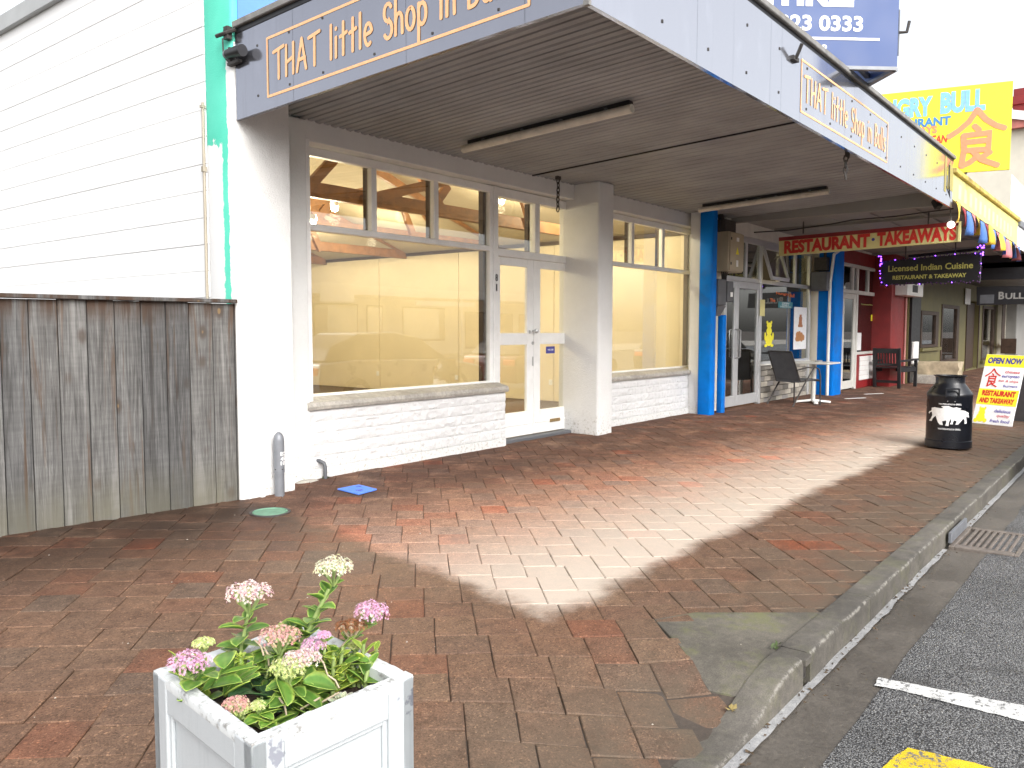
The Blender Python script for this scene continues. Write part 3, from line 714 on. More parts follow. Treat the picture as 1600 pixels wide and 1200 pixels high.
def leaf(x0, x1, gl0, gl1):
    m_ = MB(); a, b = YW-.03, YW+.012
    m_.box(x0, gl0, a, b, .045, 2.11).box(gl1, x1, a, b, .045, 2.11).box(gl0, gl1, a, b, 2.02, 2.11).box(gl0, gl1, a, b, 1.115, 1.25).box(gl0, gl1, a, b, .045, .325)
    m_.box(x0+.03, x1-.03, a-.008, a+.002, .17, .185)
    l = build('door', m_, M['white'], shop, bevel=.004)
    build('pane', box(gl0-.008, gl1+.008, YW-.012, YW-.006, 1.242, 2.028), M['glass'], l); build('pane', box(gl0-.008, gl1+.008, YW-.012, YW-.006, .317, 1.123), M['glass'], l)
    return l
dl = leaf(7.072, 7.752, 7.13, 7.63); dr = leaf(7.757, 8.598, 7.89, 8.42)
build('handle', MB().tube([(7.735, YW-.03, 1.275), (7.735, YW-.075, 1.275)], .012).lathe([(0, -.03), (.022, -.022), (.03, 0), (.022, .022), (0, .03)], (7.735, YW-.085, 1.275), 14), M['steel'], dl, smooth=40)
build('lock', MB().tube([(7.735, YW-.03, 1.13), (7.735, YW-.04, 1.13)], .02, 12).box(7.725, 7.748, YW-.036, YW-.03, .86, .97).box(7.66, 7.68, YW-.04, YW-.03, 1.245, 1.285), M['steel'], dl)
build('letter_plate', MB().box(8.08, 8.29, YW-.048, YW-.0365, .155, .195), M['brass'], dr, bevel=.003)
nt_ = build('notice', box(8.03, 8.21, YW-.0155, YW-.0125, 1.0, 1.085), M['navytext'], dr)
build('lettering', put_text('WELCOME', (8.03, YW-.0155, 1.0), (1, 0, 0), (0, 0, 1), .03, .15, .035, .055, .02, lift=.001), M['vwhite'], nt_)

# room behind the glass
XW = 12.02
def gable(x): return 2.95+ (1.35-abs(x-7.75)*.34)
room = MB()
build('room_floor', box(3.7, XW, 5.96, 19.4, -.12, -.015), M['carpet'], shop)
build('room_left_wall', box(3.69, 3.75, 5.96, 19.4, -.015, 4.3), M['cream'], shop)
build('room_back_wall', box(3.75, XW, 19.3, 19.4, -.015, 4.3), M['cream'], shop)
build('party_wall', box(XW, 12.08, 5.99, 19.4, -.1, 4.4), M['cream'], shop)
for i, (a, b) in enumerate(((5.97, 8.59), (8.595, 10.91), (10.915, 13.22), (13.225, 15.55), (15.555, 17.9), (17.905, 19.3))):
    build('wall_panel', box(XW-.022, XW-.001, a+.004, b-.004, -.01, 2.80), M['cream'], shop, bevel=.002)
    build('socket', box(XW-.035, XW-.022, a+.02, a+.10, .28, .38), M['pwhite'], shop, bevel=.004)
build('wall_trim', box(XW-.06, XW-.022, 5.97, 19.3, 2.80, 2.86), M['darkwood'], shop)
cm = MB()
for a, b in ((3.75, 7.75), (7.75, XW)):
    za, zb = gable(a), gable(b); cm.hexa([(a, 5.96, za), (b, 5.96, zb), (b, 19.4, zb), (a, 19.4, za)], [(a, 5.96, za+.08), (b, 5.96, zb+.08), (b, 19.4, zb+.08), (a, 19.4, za+.08)])
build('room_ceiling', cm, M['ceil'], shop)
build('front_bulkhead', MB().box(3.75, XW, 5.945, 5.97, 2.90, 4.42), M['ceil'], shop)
build('main_roof', MB().box(3.69, 12.0, 5.81, 19.4, 4.36, 4.41), M['gutterm'], shop)
for y in (7.45, 9.9, 12.4, 15.0, 17.4):
    t = build('truss', MB().bar((3.76, y, 2.84), (XW-.03, y, 2.84), .09, .17), M['timber'], shop, bevel=.006)
    bars = [((4.2, y+.01, 2.95), (7.75, y+.01, gable(7.75)-.12)), ((7.75, y+.01, gable(7.75)-.12), (XW-.1, y+.01, 2.95))]
    for a, b in bars: build('rafter', MB().bar(a, b, .075, .16), M['timber'], t, bevel=.005)
    for a, b in (((5.55, y-.07, 2.72), (6.25, y-.07, 3.42)), ((6.45, y-.06, 2.80), (8.7, y-.06, 3.46)), ((9.3, y-.07, 3.55), (9.75, y-.07, 2.75)), ((6.9, y+.05, 3.85), (7.9, y+.05, 2.9)), ((8.05, y+.06, 3.2), (7.62, y+.06, 2.72))):
        build('strut', MB().bar(a, b, .06, .12), M['timber'], t, bevel=.005)
rl = random.Random(2)
def spot(x, y, z, e=36, lab=None):
    s_ = build('spot_lamp', MB().lathe([(0, .09), (.05, .085), (.06, .02), (.045, 0)], (x, y, z), 12), M['pwhite'], org=(x, y, z), smooth=40)
    tag(s_, lab or 'added unseen warm lamp evening out the light deep inside the corner shop', 'lamp', 'lamps inside the corner shop')
    build('bulb', MB().lathe([(0, -.055), (.032, -.045), (.048, -.01), (.042, .0)], (x, y, z), 12), M['bulb'], s_, smooth=60)
    ld = bpy.data.lights.new('lamp_light', 'POINT'); ld.energy = e; ld.color = (1, .85, .58); ld.shadow_soft_size = .08
    lo = bpy.data.objects.new('lamp_light', ld); COL.objects.link(lo); lo.parent = s_; lo.location = (0, 0, -.14)
    lo['kind'] = 'helper'
for q, lb in (((7.9, 8.25, 2.98), 'lit warm lamp glowing in the middle top pane of the large shop window'), ((6.75, 8.25, 2.83), 'lit warm lamp glowing behind the left edge of the middle top pane'), ((6.40, 8.25, 2.62), 'lit warm lamp low in the first top pane of the large shop window'), ((9.9, 8.1, 3.28), 'lit warm lamp shining in the top pane over the left door leaf'),
              ((8.0, 11.2, 3.0), None), ((10.0, 11.2, 3.0), None), ((8.0, 13.7, 3.0), None), ((10.0, 13.7, 3.0), None), ((9.0, 16.3, 3.0), None), ((6.0, 12.5, 3.0), None), ((10.4, 6.8, 3.3), None)): spot(*q, lab=lb)  # lamps without own label are added, unseen, to even out the room light

# ================================================================== AWNING
XA, YA = 3.52, 2.325
aw = thing('awning', (8, 2.4, 2.9), 'long grey street awning with hand lettered fascia and ribbed soffit over the pavement', 'awning')
def fz(y): return 2.835+(5.38-y)*.0325          # lower edge of the side fascia
FT = .615
XE = 12.62
# side fascia panels
ycuts = [5.405, 4.72, 3.62, 2.72, YA]
for a, b in zip(ycuts[:-1], ycuts[1:]):
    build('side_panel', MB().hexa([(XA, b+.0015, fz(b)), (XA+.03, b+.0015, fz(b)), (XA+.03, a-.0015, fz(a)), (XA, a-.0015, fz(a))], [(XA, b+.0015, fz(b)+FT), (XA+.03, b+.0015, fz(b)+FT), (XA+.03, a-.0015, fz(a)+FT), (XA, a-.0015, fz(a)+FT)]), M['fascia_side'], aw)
ft0 = fz(YA)
def bz_(x): return ft0+.000+.006*(x-XA)*.55
xc = [XA, 4.75, 5.95, 6.17, 6.58, 7.75, 8.95, 10.15, 11.35, XE]
for a, b in zip(xc[:-1], xc[1:]):
    build('front_panel', MB().hexa([(a+.0015, YA-.001, bz_(a)), (b-.0015, YA-.001, bz_(b)), (b-.0015, YA+.03, bz_(b)), (a+.0015, YA+.03, bz_(a))], [(a+.0015, YA-.001, bz_(a)+FT), (b-.0015, YA-.001, bz_(b)+FT), (b-.0015, YA+.03, bz_(b)+FT), (a+.0015, YA+.03, bz_(a)+FT)]), M['fascia'], aw)
build('panel_backing', MB().bar((XA+.02, 5.39, fz(5.39)+FT/2), (XA+.02, YA+.03, ft0+FT/2), .012, FT-.03).bar((XA+.03, YA+.018, bz_(XA)+FT/2), (XE-.02, YA+.018, bz_(XE)+FT/2), .012, FT-.03), M['black'], aw)
build('corner_strip', MB().box(XA-.006, XA+.02, YA-.012, YA+.02, ft0-.012, ft0+FT), M['gutterm'], aw)
# capping: dark shadow gap with a grey flashing above
cp = MB(); cp.bar((XA+.02, 5.40, fz(5.40)+FT+.06), (XA+.02, YA-.02, ft0+FT+.06), .10, .05).bar((XA-.03, YA+.02, ft0+FT+.06), (XE, YA+.02, bz_(XE)+FT+.06), .10, .05)
build('capping', cp, M['gutterm'], aw, bevel=.006)
sg = MB(); sg.bar((XA+.03, 5.40, fz(5.40)+FT+.017), (XA+.03, YA, ft0+FT+.017), .07, .034).bar((XA, YA+.035, ft0+FT+.017), (XE, YA+.035, bz_(XE)+FT+.017), .07, .034)
build('capping_shadow_gap', sg, M['black'], aw)
build('roof_sheet', MB().hexa([(XA+.05, YA+.05, 3.50), (XE, YA+.05, 3.52), (XE, 5.54, 3.36), (XA+.05, 5.40, 3.36)], [(XA+.05, YA+.05, 3.51), (XE, YA+.05, 3.53), (XE, 5.54, 3.37), (XA+.05, 5.40, 3.37)]), M['gutterm'], aw)
# ribbed soffit, ribs run out from the wall
prof = [(0, 0), (.040, -.004), (.052, .007), (.070, .007), (.082, -.005), (.122, -.010), (.134, .030), (.158, .033)]
def soffit(x0, x1, y0, y1, pf, pitch, m_, name, dz=0):
    xs = []; x = x0; 
    while x < x1:
        for a, b in pf: xs.append((x+a, b))
        x += pitch
    ys = frange(y0, y1, .6); n = len(ys); mb = MB()
    mb.add([(x, y, sz(y)+b+dz) for x, b in xs for y in ys], [(i*n+j, i*n+j+1, (i+1)*n+j+1, (i+1)*n+j) for i in range(len(xs)-1) for j in range(n-1)])
    return build(name, mb, m_, aw, recalc=False)
soffit(XA+.035, 7.51, YA+.03, 5.74, prof, .17, M['soffit'], 'soffit_sheet')
soffit(7.535, XE-.06, YA+.03, 5.74, prof, .17, M['soffit'], 'soffit_sheet', .006)
build('soffit_joint', MB().bar((7.527, 5.7, sz(5.7)-.012), (7.527, YA+.03, sz(YA)-.012), .02, .012), M['black'], aw)
bo = MB()
for y in (5.13, 4.76, 4.4, 3.9, 3.4, 2.9): 
    for dz in (.12, .47): bo.lathe([(0, .0), (.008, .0)], (0, 0, 0), 6) if False else bo.box(XA-.004, XA, y-.007, y+.007, fz(y)+dz-.007, fz(y)+dz+.007)
for x in frange(4.3, 12.2, .6):
    for dz in (.13, .45): bo.box(x-.007, x+.007, YA-.006, YA-.001, bz_(x)+dz-.009, bz_(x)+dz+.009)
build('bolts', bo, M['iron'], aw)
# hand lettered signs on the fascia
def side_fn(q, L): y = 5.01-q[0]; return Vector((XA-L, y, fz(y)+q[1]))
def front_fn(q, L): x = 6.60+q[0]; return Vector((x, YA-.001-L, bz_(x)+q[1]))
for fn, nm in ((side_fn, 's'), (front_fn, 'f')):
    Lx = 2.32 if nm == 's' else 2.60; y0, y1 = .088, .488; mb = MB()
    wv = .018
    ribbon(mb, [(0, y1), (Lx*.5, y1+.002), (Lx, y1)], wv, lambda q: fn(q, .0026)); ribbon(mb, [(0, y0), (Lx*.5, y0), (Lx, y0)], wv, lambda q: fn(q, .0029))
    ribbon(mb, [(0.0, y0), (0.0, y1)], wv, lambda q: fn(q, .0032)); ribbon(mb, [(Lx, y0), (Lx, y1)], wv, lambda q: fn(q, .0034))
    build('lettering_border', mb, M['orange'], aw, recalc=False)
    build('lettering', lettering('THAT little Shop in Bulls', .07, Lx-.05, .185, .205, .024, fn), M['orange'], aw, recalc=False)

# tube lights under the soffit
def tube_light(x, y0, y1, label):
    t = thing('tube_light', (x, (y0+y1)/2, sz((y0+y1)/2)), label, 'light fitting', 'tube lights under the awning')
    za, zb = sz(y0)-.012, sz(y1)-.012
    build('batten', MB().bar((x+.03, y0, za-.02), (x+.03, y1, zb-.02), .07, .05), M['black'], t, bevel=.004)
    build('diffuser', MB().tube([(x-.02, y0+.03, za-.075), (x-.02, y0+.04, za-.075), (x-.02, y1-.04, zb-.075), (x-.02, y1-.03, zb-.075)], [.02, .036, .036, .02], 10), M['tube'], t, smooth=40)
    cl = MB()
    for k_ in (.12, .38, .62, .88):
        y = y0+(y1-y0)*k_; cl.box(x-.03, x+.03, y-.012, y+.012, sz(y)-.095, sz(y)-.035)
    build('clip', cl, M['midgrey'], t)
tube_light(5.85, 5.2, 3.45, 'dusty unlit tube light under the awning near its lettered corner')
tube_light(10.88, 5.2, 3.47, 'dusty unlit tube light under the awning nearer the restaurant sign')
# hanging chains
def chain(x, y, L, label):
    z0 = sz(y); t = thing('hanging_chain', (x, y, z0), label, 'chain', 'chains hanging from the awning'); mb = MB()
    build('bracket', MB().box(x-.03, x+.03, y-.02, y+.02, z0-.04, z0+.02), M['iron'], t)
    n = int(L/.054)
    for i in range(n):
        c = Vector((x+.004*math.sin(i), y, z0-.05-.054*i)); pts = []
        for a in range(9):
            an = 2*math.pi*a/8; r1, r2 = .019*math.cos(an), .038*math.sin(an)
            pts.append(c+(Vector((r1, 0, r2)) if i % 2 else Vector((0, r1, r2))))
        mb.tube(pts, .007, 5, cap=False)
    build('links', mb, M['iron'], t, smooth=60)
chain(7.82, 5.55, .40, 'short rusty chain hanging above the shop double doors'); chain(8.22, YA+.12, .44, 'rusty chain hanging behind the lettered street fascia')
chain(8.30, YA+.12, .24, 'shorter rusty chain hooked beside the chain behind the street fascia')

# floodlight at the wall end of the side fascia
fl = thing('floodlight', (XA-.02, 5.35, 3.3), 'small black floodlight on a bracket at the turquoise corner', 'floodlight')
cz = 3.30
build('lamp_body', MB().tube([(XA-.05, 5.42, cz), (XA-.06, 5.30, cz-.01), (XA-.06, 5.22, cz-.015)], [.034, .038, .042], 14), M['black'], fl, smooth=40)
build('lamp_face', MB().tube([(XA-.047, 5.445, cz), (XA-.05, 5.42, cz)], [.033, .035], 14), M['grey'], fl, smooth=40)
build('bracket', MB().bar((XA-.03, 5.44, cz-.07), (XA-.03, 5.30, cz-.062), .035, .02).box(XA-.045, XA, 5.405, 5.43, cz-.075, cz+.05), M['iron'], fl)
sr = thing('service_bracket', (3.49, 5.45, 3.45), 'weathered cable bracket on the turquoise strip above the floodlight', 'bracket')
build('arm', MB().tube([(3.44, 5.52, 3.44), (3.46, 5.42, 3.45), (3.5, 5.36, 3.47)], .014, 6).box(3.46, 3.50, 5.41, 5.46, 3.41, 3.50), M['iron'], sr)
for k_ in (.0,): build('cable', MB().tube([(3.46, 5.47, 3.42), (3.47, 5.48, 3.30), (3.5, 5.44, 3.24)], .006, 5), M['iron'], sr)


# ================================================================== RESTAURANT AND NEIGHBOURING SHOPS
def ONP(u, v, p0, n):
    r = ray(u, v); p0 = Vector(p0); n = Vector(n); return CAM+r*((p0-CAM).dot(n)/r.dot(n))
Y2 = 5.50
def X2(u): return AX(u, 540, 1, Y2).x
rest = thing('takeaway_shop', (14, 5.5, 0), 'takeaway shop with blue pillars, silver door and grey brick base next to the white shop', 'shop')
SZ2 = sz(5.4)+.0
build('pillar', MB().box(11.44, 11.62, 5.29, 5.505, -.06, 3.12), M['bluepaint'], rest, bevel=.03, seg=3, smooth=50)
build('pillar_tie', MB().box(11.50, 11.62, 5.507, 5.68, -.06, 3.12), M['plaster_smooth'], rest)
pa = G(1125, 644.5)
build('conduit', MB().box(pa.x-.07, pa.x+.055, pa.y-.06, pa.y+.04, -.05, 1.52), M['bluepaint'], rest, bevel=.02, seg=2, smooth=50)
build('return_wall', box(11.63, X2(1129), 5.52, 5.62, -.05, 3.15), M['creamwall'], rest)
# frame of the shopfront
zt2, ztop = 2.09, 2.74
xD0, xM, xD1, xW0, xW1 = X2(1129), X2(1148), X2(1183), X2(1187), X2(1258)
fr = MB()
a, b = Y2-.03, Y2+.03
fr.box(xD0, X2(1263), a, b, zt2, zt2+.07).box(xD0, X2(1263), a, b, ztop, ztop+.09)
for u in (1183, 1260): fr.box(X2(u), X2(u)+.09, a-.01, b, .0, ztop)
for u in (1162, 1184, 1213, 1239): fr.box(X2(u)-.035, X2(u)+.035, a+.002, b, zt2+.07, ztop)
fr.box(xD1+.09, X2(1260), a, b, .67, .73)
fm = build('shopfront_frame', fr, M['alum'], rest, bevel=.005)
tr = [X2(1131), X2(1162), X2(1184), X2(1213), X2(1239), X2(1261)]
for i, (p, q) in enumerate(zip(tr[:-1], tr[1:])):
    if i in (2,): continue
    build('pane', box(p+.03, q-.03, Y2-.004, Y2+.002, zt2+.06, ztop+.01), M['darkglass'], fm)
# tilted open fanlight
p, q = X2(1184)+.05, X2(1213)-.04
h0 = zt2+.09; oy = -.17
fl2 = MB()
def tilt(z): return Y2-.035+oy*(1-(z-h0)/(ztop-h0))
for x in (p, q): fl2.bar((x, tilt(h0), h0), (x, tilt(ztop-.02), ztop-.02), .05, .05, (0, 1, 0))
fl2.bar((p, tilt(h0), h0), (q, tilt(h0), h0), .05, .06).bar((p, tilt(ztop-.03), ztop-.03), (q, tilt(ztop-.03), ztop-.03), .05, .05)
fw = build('open_fanlight', fl2, M['alum'], rest, bevel=.004)
build('pane', MB().hexa([(p, tilt(h0)-.003, h0), (q, tilt(h0)-.003, h0), (q, tilt(h0)+.003, h0), (p, tilt(h0)+.003, h0)], [(p, tilt(ztop-.04)-.003, ztop-.04), (q, tilt(ztop-.04)-.003, ztop-.04), (q, tilt(ztop-.04)+.003, ztop-.04), (p, tilt(ztop-.04)+.003, ztop-.04)]), M['darkglass'], fw)
build('pane', box(X2(1187), X2(1260), Y2-.004, Y2+.002, .72, zt2+.01), M['darkglass'], fm)
def adoor(x0, x1, y, z0, z1, parent, st=.085, m='alum', g='darkglass', hx=None):
    d = build('door', MB().box(x0, x0+st, y-.025, y+.02, z0, z1).box(x1-st, x1, y-.025, y+.02, z0, z1).box(x0+st, x1-st, y-.025, y+.02, z0, z0+.17).box(x0+st, x1-st, y-.025, y+.02, z1-.11, z1), M[m], parent, bevel=.004)
    build('pane', box(x0+st-.01, x1-st+.01, y-.006, y, z0+.16, z1-.10), M[g], d)
    if hx is not None: build('handle', MB().tube([(hx, y-.025, .82), (hx, y-.075, .84), (hx, y-.075, 1.28), (hx, y-.025, 1.30)], .013, 8), M['steel'], d, smooth=40)
    return d
adoor(xD0, xM-.004, Y2, .03, zt2-.005, rest, hx=xM-.05); adoor(xM+.004, xD1, Y2, .03, zt2-.005, rest, hx=xM+.05)
# brick base
bs = build('base_wall', box(X2(1184), X2(1263), Y2+.012, Y2+.18, -.05, .66), M['sand'], rest)
z = -.02; row = 0; rbk = random.Random(8)
BW = [pm('brick tone', c, .7, .15, 9, .4, 60) for c in ((.20, .185, .16), (.36, .33, .28), (.50, .46, .39), (.30, .285, .27))]
while z < .64:
    x = X2(1184)-(.15 if row % 2 else 0)
    while x < X2(1263)-.02:
        p, q = max(x, X2(1184)), min(x+.30, X2(1263))
        if q-p > .04: build('brick', box(p+.005, q-.005, Y2-.012-rbk.uniform(0, .008), Y2+.011, z+.005, z+.093), BW[rbk.choice((0, 0, 1, 1, 2, 3, 1))], rest, bevel=.004)
        x += .30
    z += .098; row += 1
build('sill', box(X2(1184)-.0, X2(1263), Y2-.055, Y2+.1, .655, .69), M['offwhite'], rest, bevel=.006)
build('cream_pillar', box(X2(1264), X2(1284), Y2-.16, Y2+.2, -.05, 3.1), M['creamwall'], rest, bevel=.02, seg=2, smooth=50)
build('head_beam', box(X2(1130), X2(1284), Y2-.02, Y2+.15, ztop+.09, 3.12), M['offwhite'], rest, bevel=.01)
b2 = G(1301, 617.5)
PX0, PX1 = 16.44, 16.98
build('pillar', box(PX0, PX1, 5.02, 5.75, -.06, 3.12), M['bluepaint'], rest, bevel=.03, seg=3, smooth=50)
build('downpipe', MB().tube([(PX0-.08, 5.10, .0), (PX0-.08, 5.10, 2.2), (PX0-.08, 5.04, 2.75), (PX0+.12, 4.98, 2.85), (PX0+.2, 4.98, 3.05)], .03, 8), M['pwhite'], rest, smooth=50)
# dim room
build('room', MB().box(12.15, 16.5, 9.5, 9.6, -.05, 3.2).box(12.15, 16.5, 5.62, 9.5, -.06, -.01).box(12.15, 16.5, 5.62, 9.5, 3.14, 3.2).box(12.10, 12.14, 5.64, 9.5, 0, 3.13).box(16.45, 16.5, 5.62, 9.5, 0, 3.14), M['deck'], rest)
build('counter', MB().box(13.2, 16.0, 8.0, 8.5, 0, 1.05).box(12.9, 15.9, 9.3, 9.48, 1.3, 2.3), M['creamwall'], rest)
rp = thing('room_lamp', (13.5, 6.4, 2.55), 'glowing warm globe lamp behind the tilted fanlight of the takeaway', 'lamp')
build('globe', MB().lathe([(0, -.11), (.07, -.08), (.11, 0), (.07, .08), (0, .11)], (13.8, 6.6, 2.45), 14), M['bulb'], rp, smooth=60)
build('cord', MB().tube([(13.8, 6.6, 2.55), (13.8, 6.6, 3.14)], .008, 6), M['black'], rp)
ld = bpy.data.lights.new('lamp_light', 'POINT'); ld.energy = 22; ld.color = (1, .74, .40); ld.shadow_soft_size = .12
lo = bpy.data.objects.new('lamp_light', ld); COL.objects.link(lo); lo.parent = rp; lo.location = (.3, .2, -.3); lo['kind'] = 'helper'
# prints on the takeaway glass
GP = Y2-.0055
def gl_rect(u0, v0, u1, v1, y=GP):
    a_ = AX(u0, v0, 1, y); b_ = AX(u1, v1, 1, y); return a_.x, b_.x, b_.z, a_.z
po = []
x0, x1, z0, z1 = gl_rect(1241, 480, 1259, 545); z1 = AX(1250, 480, 1, GP).z
ps = build('poster', box(x0, x1, GP-.003, GP, z0, z1), M['vwhite'], rest)
food = MB()
cx_ = (x0+x1)/2
for k in range(14):
    r_ = random.Random(k); food.lathe([(.06, 0), (.055, .001)], (0, 0, 0), 8) if False else None
mbx = MB()
for k in range(16):
    r_ = random.Random(k*3+1); ax_, az_ = cx_+r_.uniform(-.18, .18)*(x1-x0)*1.6, z0+(z1-z0)*(.30+r_.uniform(-.07, .07)); s_ = r_.uniform(.05, .1)
    mbx.add([(ax_+s_*math.cos(2*math.pi*j/7)*1.1, GP-.0035-.0001*k, az_+s_*.7*math.sin(2*math.pi*j/7)) for j in range(7)], [list(range(7))])
build('printed_food', mbx, flat('fried food print', (.50, .22, .07)), ps)
mbx = MB()
for k, (w_, q) in enumerate(((.30, .56), (.22, .62), (.2, .68), (.2, .74), (.14, .80))): mbx.box(cx_-w_*(x1-x0)*.6, cx_+w_*(x1-x0)*.6, GP-.0040-.0003*k, GP-.003, z0+(z1-z0)*(q-.035), z0+(z1-z0)*(q+.025))
build('printed_burger', mbx, flat('burger print', (.40, .16, .06)), ps)
x0, x1, z0, z1 = gl_rect(1216, 471, 1238, 482); ps = build('notice', box(x0, x1, GP-.003, GP, z0, z1), flat('teal sticker', (.035, .21, .25)), rest)
mbx = MB()
for t_, s0, q0, q1 in (('OPEN', .25, .66, .9), ('DAILY', .25, .38, .6), ('TAKEAWAYS', .12, .1, .3)): mbx.merge(put_text(t_, (x0, GP-.003, z0), (1, 0, 0), (0, 0, 1), s0*(x1-x0), (1-s0)*(x1-x0), q0*(z1-z0), q1*(z1-z0), .02, lift=.001))
build('lettering', mbx, M['vwhite'], ps)
x0, x1, z0, z1 = gl_rect(1184.5, 468, 1191.5, 494); build('notice', box(x0, x1, Y2-.045, Y2-.042, z0, z1), M['signcream'], rest)
for t_, u0, u1, v0, v1 in (('The', 1203, 1211, 466, 472), ('Hungry', 1213, 1233, 456, 463), ('Bull', 1234, 1241, 459, 465)):
    x0, x1, z0, z1 = gl_rect(u0, v0, u1, v1); build('lettering', put_text(t_, (0, GP, 0), (1, 0, 0), (0, 0, 1), x0, x1, z0, z1, .03), flat('orange red window paint', (.62, .13, .03)), rest)
# painted yellow bull standing on the glass
def blob(mb, c, rx, rz, y, n=14): mb.add([(c[0]+rx*math.cos(2*math.pi*j/n), y, c[1]+rz*math.sin(2*math.pi*j/n)) for j in range(n)], [list(range(n))])
x0, x1, z0, z1 = gl_rect(1194, 502, 1209, 542); mbx = MB(); w_, h_ = x1-x0, z1-z0
for k, (a_, b_, c_, d_) in enumerate(((.5, .28, .34, .24), (.5, .62, .26, .16), (.5, .84, .24, .12), (.3, .96, .08, .06), (.7, .96, .08, .06), (.2, .06, .14, .06), (.8, .06, .14, .06), (.12, .42, .08, .16), (.88, .42, .08, .16))):
    blob(mbx, (x0+a_*w_, z0+b_*h_), c_*w_, d_*h_, GP-.001-.0003*k)
build('painted_bull', mbx, M['signyellow'], rest)

# electrical gear on the pillar side
ec = thing('electrical_cabinet', (12.3, 5.4, 2.2), 'beige steel electrical cabinet mounted high beside the first blue pillar', 'cabinet')
cx1 = AX(1141, 395, 1, 5.22).x; cx2 = AX(1163, 395, 1, 5.22).x
build('body', box(cx1, cx2, 5.25, 5.52, 2.19, 2.80), M['beige'], ec, bevel=.008)
dd = build('door', box(cx1+.015, cx2-.012, 5.225, 5.249, 2.21, 2.785), M['beige'], ec, bevel=.004)
build('latch', MB().box(cx1+.03, cx1+.06, 5.217, 5.225, 2.29, 2.33).box(cx1+.03, cx1+.06, 5.217, 5.225, 2.67, 2.71), M['black'], dd)
build('label', box(cx1+.24, cx1+.33, 5.219, 5.2245, 2.66, 2.72), M['pwhite'], dd)
build('label', box(cx1+.24, cx1+.31, 5.219, 5.2245, 2.27, 2.37), M['pwhite'], dd)
build('warning_triangle', MB().add([(cx1+.22, 5.2235, 2.46), (cx1+.34, 5.2235, 2.46), (cx1+.28, 5.2235, 2.58)], [(0, 1, 2)]), M['signyellow'], dd, recalc=False)
build('cable_entry', MB().box(cx1+.0, cx2-.15, 5.3, 5.5, 2.80, 2.99).tube([(cx1+.1, 5.4, 2.95), (cx1+.1, 5.45, 3.1)], .05), M['iron'], ec, bevel=.01)
for k in range(4): build('cable', MB().tube([(cx1+.06+.07*k, 5.38, 2.2), (cx1+.03+.05*k, 5.36, 2.12), (cx1-.0+.04*k, 5.34, 2.02)], .012, 6), M['black'], ec, smooth=50)
mx = thing('meter_box', (11.95, 5.3, 1.5), 'dark grey electricity meter box below the beige cabinet', 'meter box')
q0 = AX(1121, 460, 1, 5.28).x
build('body', MB().box(q0, q0+.28, 5.26, 5.52, 1.66, 2.06), M['midgrey'], mx, bevel=.015, seg=2)
build('front', MB().box(q0+.30, q0+.50, 5.24, 5.5, 1.72, 2.04), M['midgrey'], mx, bevel=.012)
build('funnel', MB().hexa([(q0+.05, 5.32, 1.50), (q0+.2, 5.32, 1.50), (q0+.2, 5.45, 1.50), (q0+.05, 5.45, 1.50)], [(q0, 5.27, 1.655), (q0+.30, 5.27, 1.655), (q0+.30, 5.5, 1.655), (q0, 5.5, 1.655)]), M['midgrey'], mx)
build('label', box(q0+.38, q0+.46, 5.233, 5.2395, 1.80, 1.87), M['pwhite'], mx)
m2 = thing('meter_box', (PX0, 5.2, 2.2), 'dark grey meter box high on the second blue pillar', 'meter box')
build('body', MB().box(PX0-.26, PX0-.001, 5.10, 5.42, 2.05, 2.42), M['midgrey'], m2, bevel=.012)
build('isolator', MB().box(PX0-.2, PX0-.001, 5.14, 5.38, 2.44, 2.70).tube([(PX0-.1, 5.2, 2.68), (PX0-.1, 5.2, 3.0)], .03), M['iron'], m2, bevel=.01)

# Indian restaurant
Y3 = 5.24
def X3(u): return AX(u, 540, 1, Y3).x
ind = thing('indian_restaurant', (18.7, 5.3, 0), 'red and white restaurant front between the second blue pillar and the red pillar', 'shop')
d0, d1, w0, w1 = X3(1311), X3(1334), X3(1336), X3(1381)
zt3, ztp3 = 2.06, 2.62
fr = MB(); a, b = Y3-.04, Y3+.03
fr.box(d0, w1+.12, a, b, zt3, zt3+.08).box(d0, w1+.12, a, b, ztp3, ztp3+.07).box(d1, d1+.1, a-.002, b, 0, ztp3).box(w1, w1+.12, a-.002, b, .75, ztp3).box(d0, d0+.06, a-.002, b, 0, ztp3).box(d1+.1, w1, a, b, .74, .80)
for u in (1328, 1335, 1352, 1368): fr.box(X3(u)-.05, X3(u)+.05, a+.003, b, zt3+.08, ztp3)
fm = build('shopfront_frame', fr, M['offwhite'], ind, bevel=.006)
build('pane', box(d0+.05, w1, Y3-.004, Y3+.002, zt3+.07, ztp3+.01), M['darkglass'], fm)
build('pane', box(d1+.09, w1+.01, Y3-.004, Y3+.002, .79, zt3+.01), M['darkglass'], fm)
adoor(d0+.06, d1, Y3, .03, zt3-.005, ind, st=.16, m='offwhite')
build('red_band', box(PX1, X3(1394), Y3-.03, Y3+.1, ztp3+.07, 2.98), M['red'], ind, bevel=.01)
build('white_beam', box(PX1, X3(1394), Y3-.05, Y3+.1, 2.98, 3.1), M['offwhite'], ind)
build('base_surround', MB().box(d1+.1, X3(1394), Y3-.03, Y3+.12, -.05, .74), M['red'], ind, bevel=.01)
z = .17; row = 0
while z < .60:
    x = d1+.32-(.2 if row % 2 else 0)
    while x < X3(1392)-.1:
        p, q = max(x, d1+.32), min(x+.40, X3(1392)-.05)
        if q-p > .05: build('brick', box(p+.003, q-.003, Y3-.052, Y3-.0305, z+.002, z+.104), M['brickwhite'], ind, bevel=.004)
        x += .40
    z += .107; row += 1
R0 = AX(1393, 540, 1, 4.80).x; R1 = AX(1420, 540, 1, 4.80).x
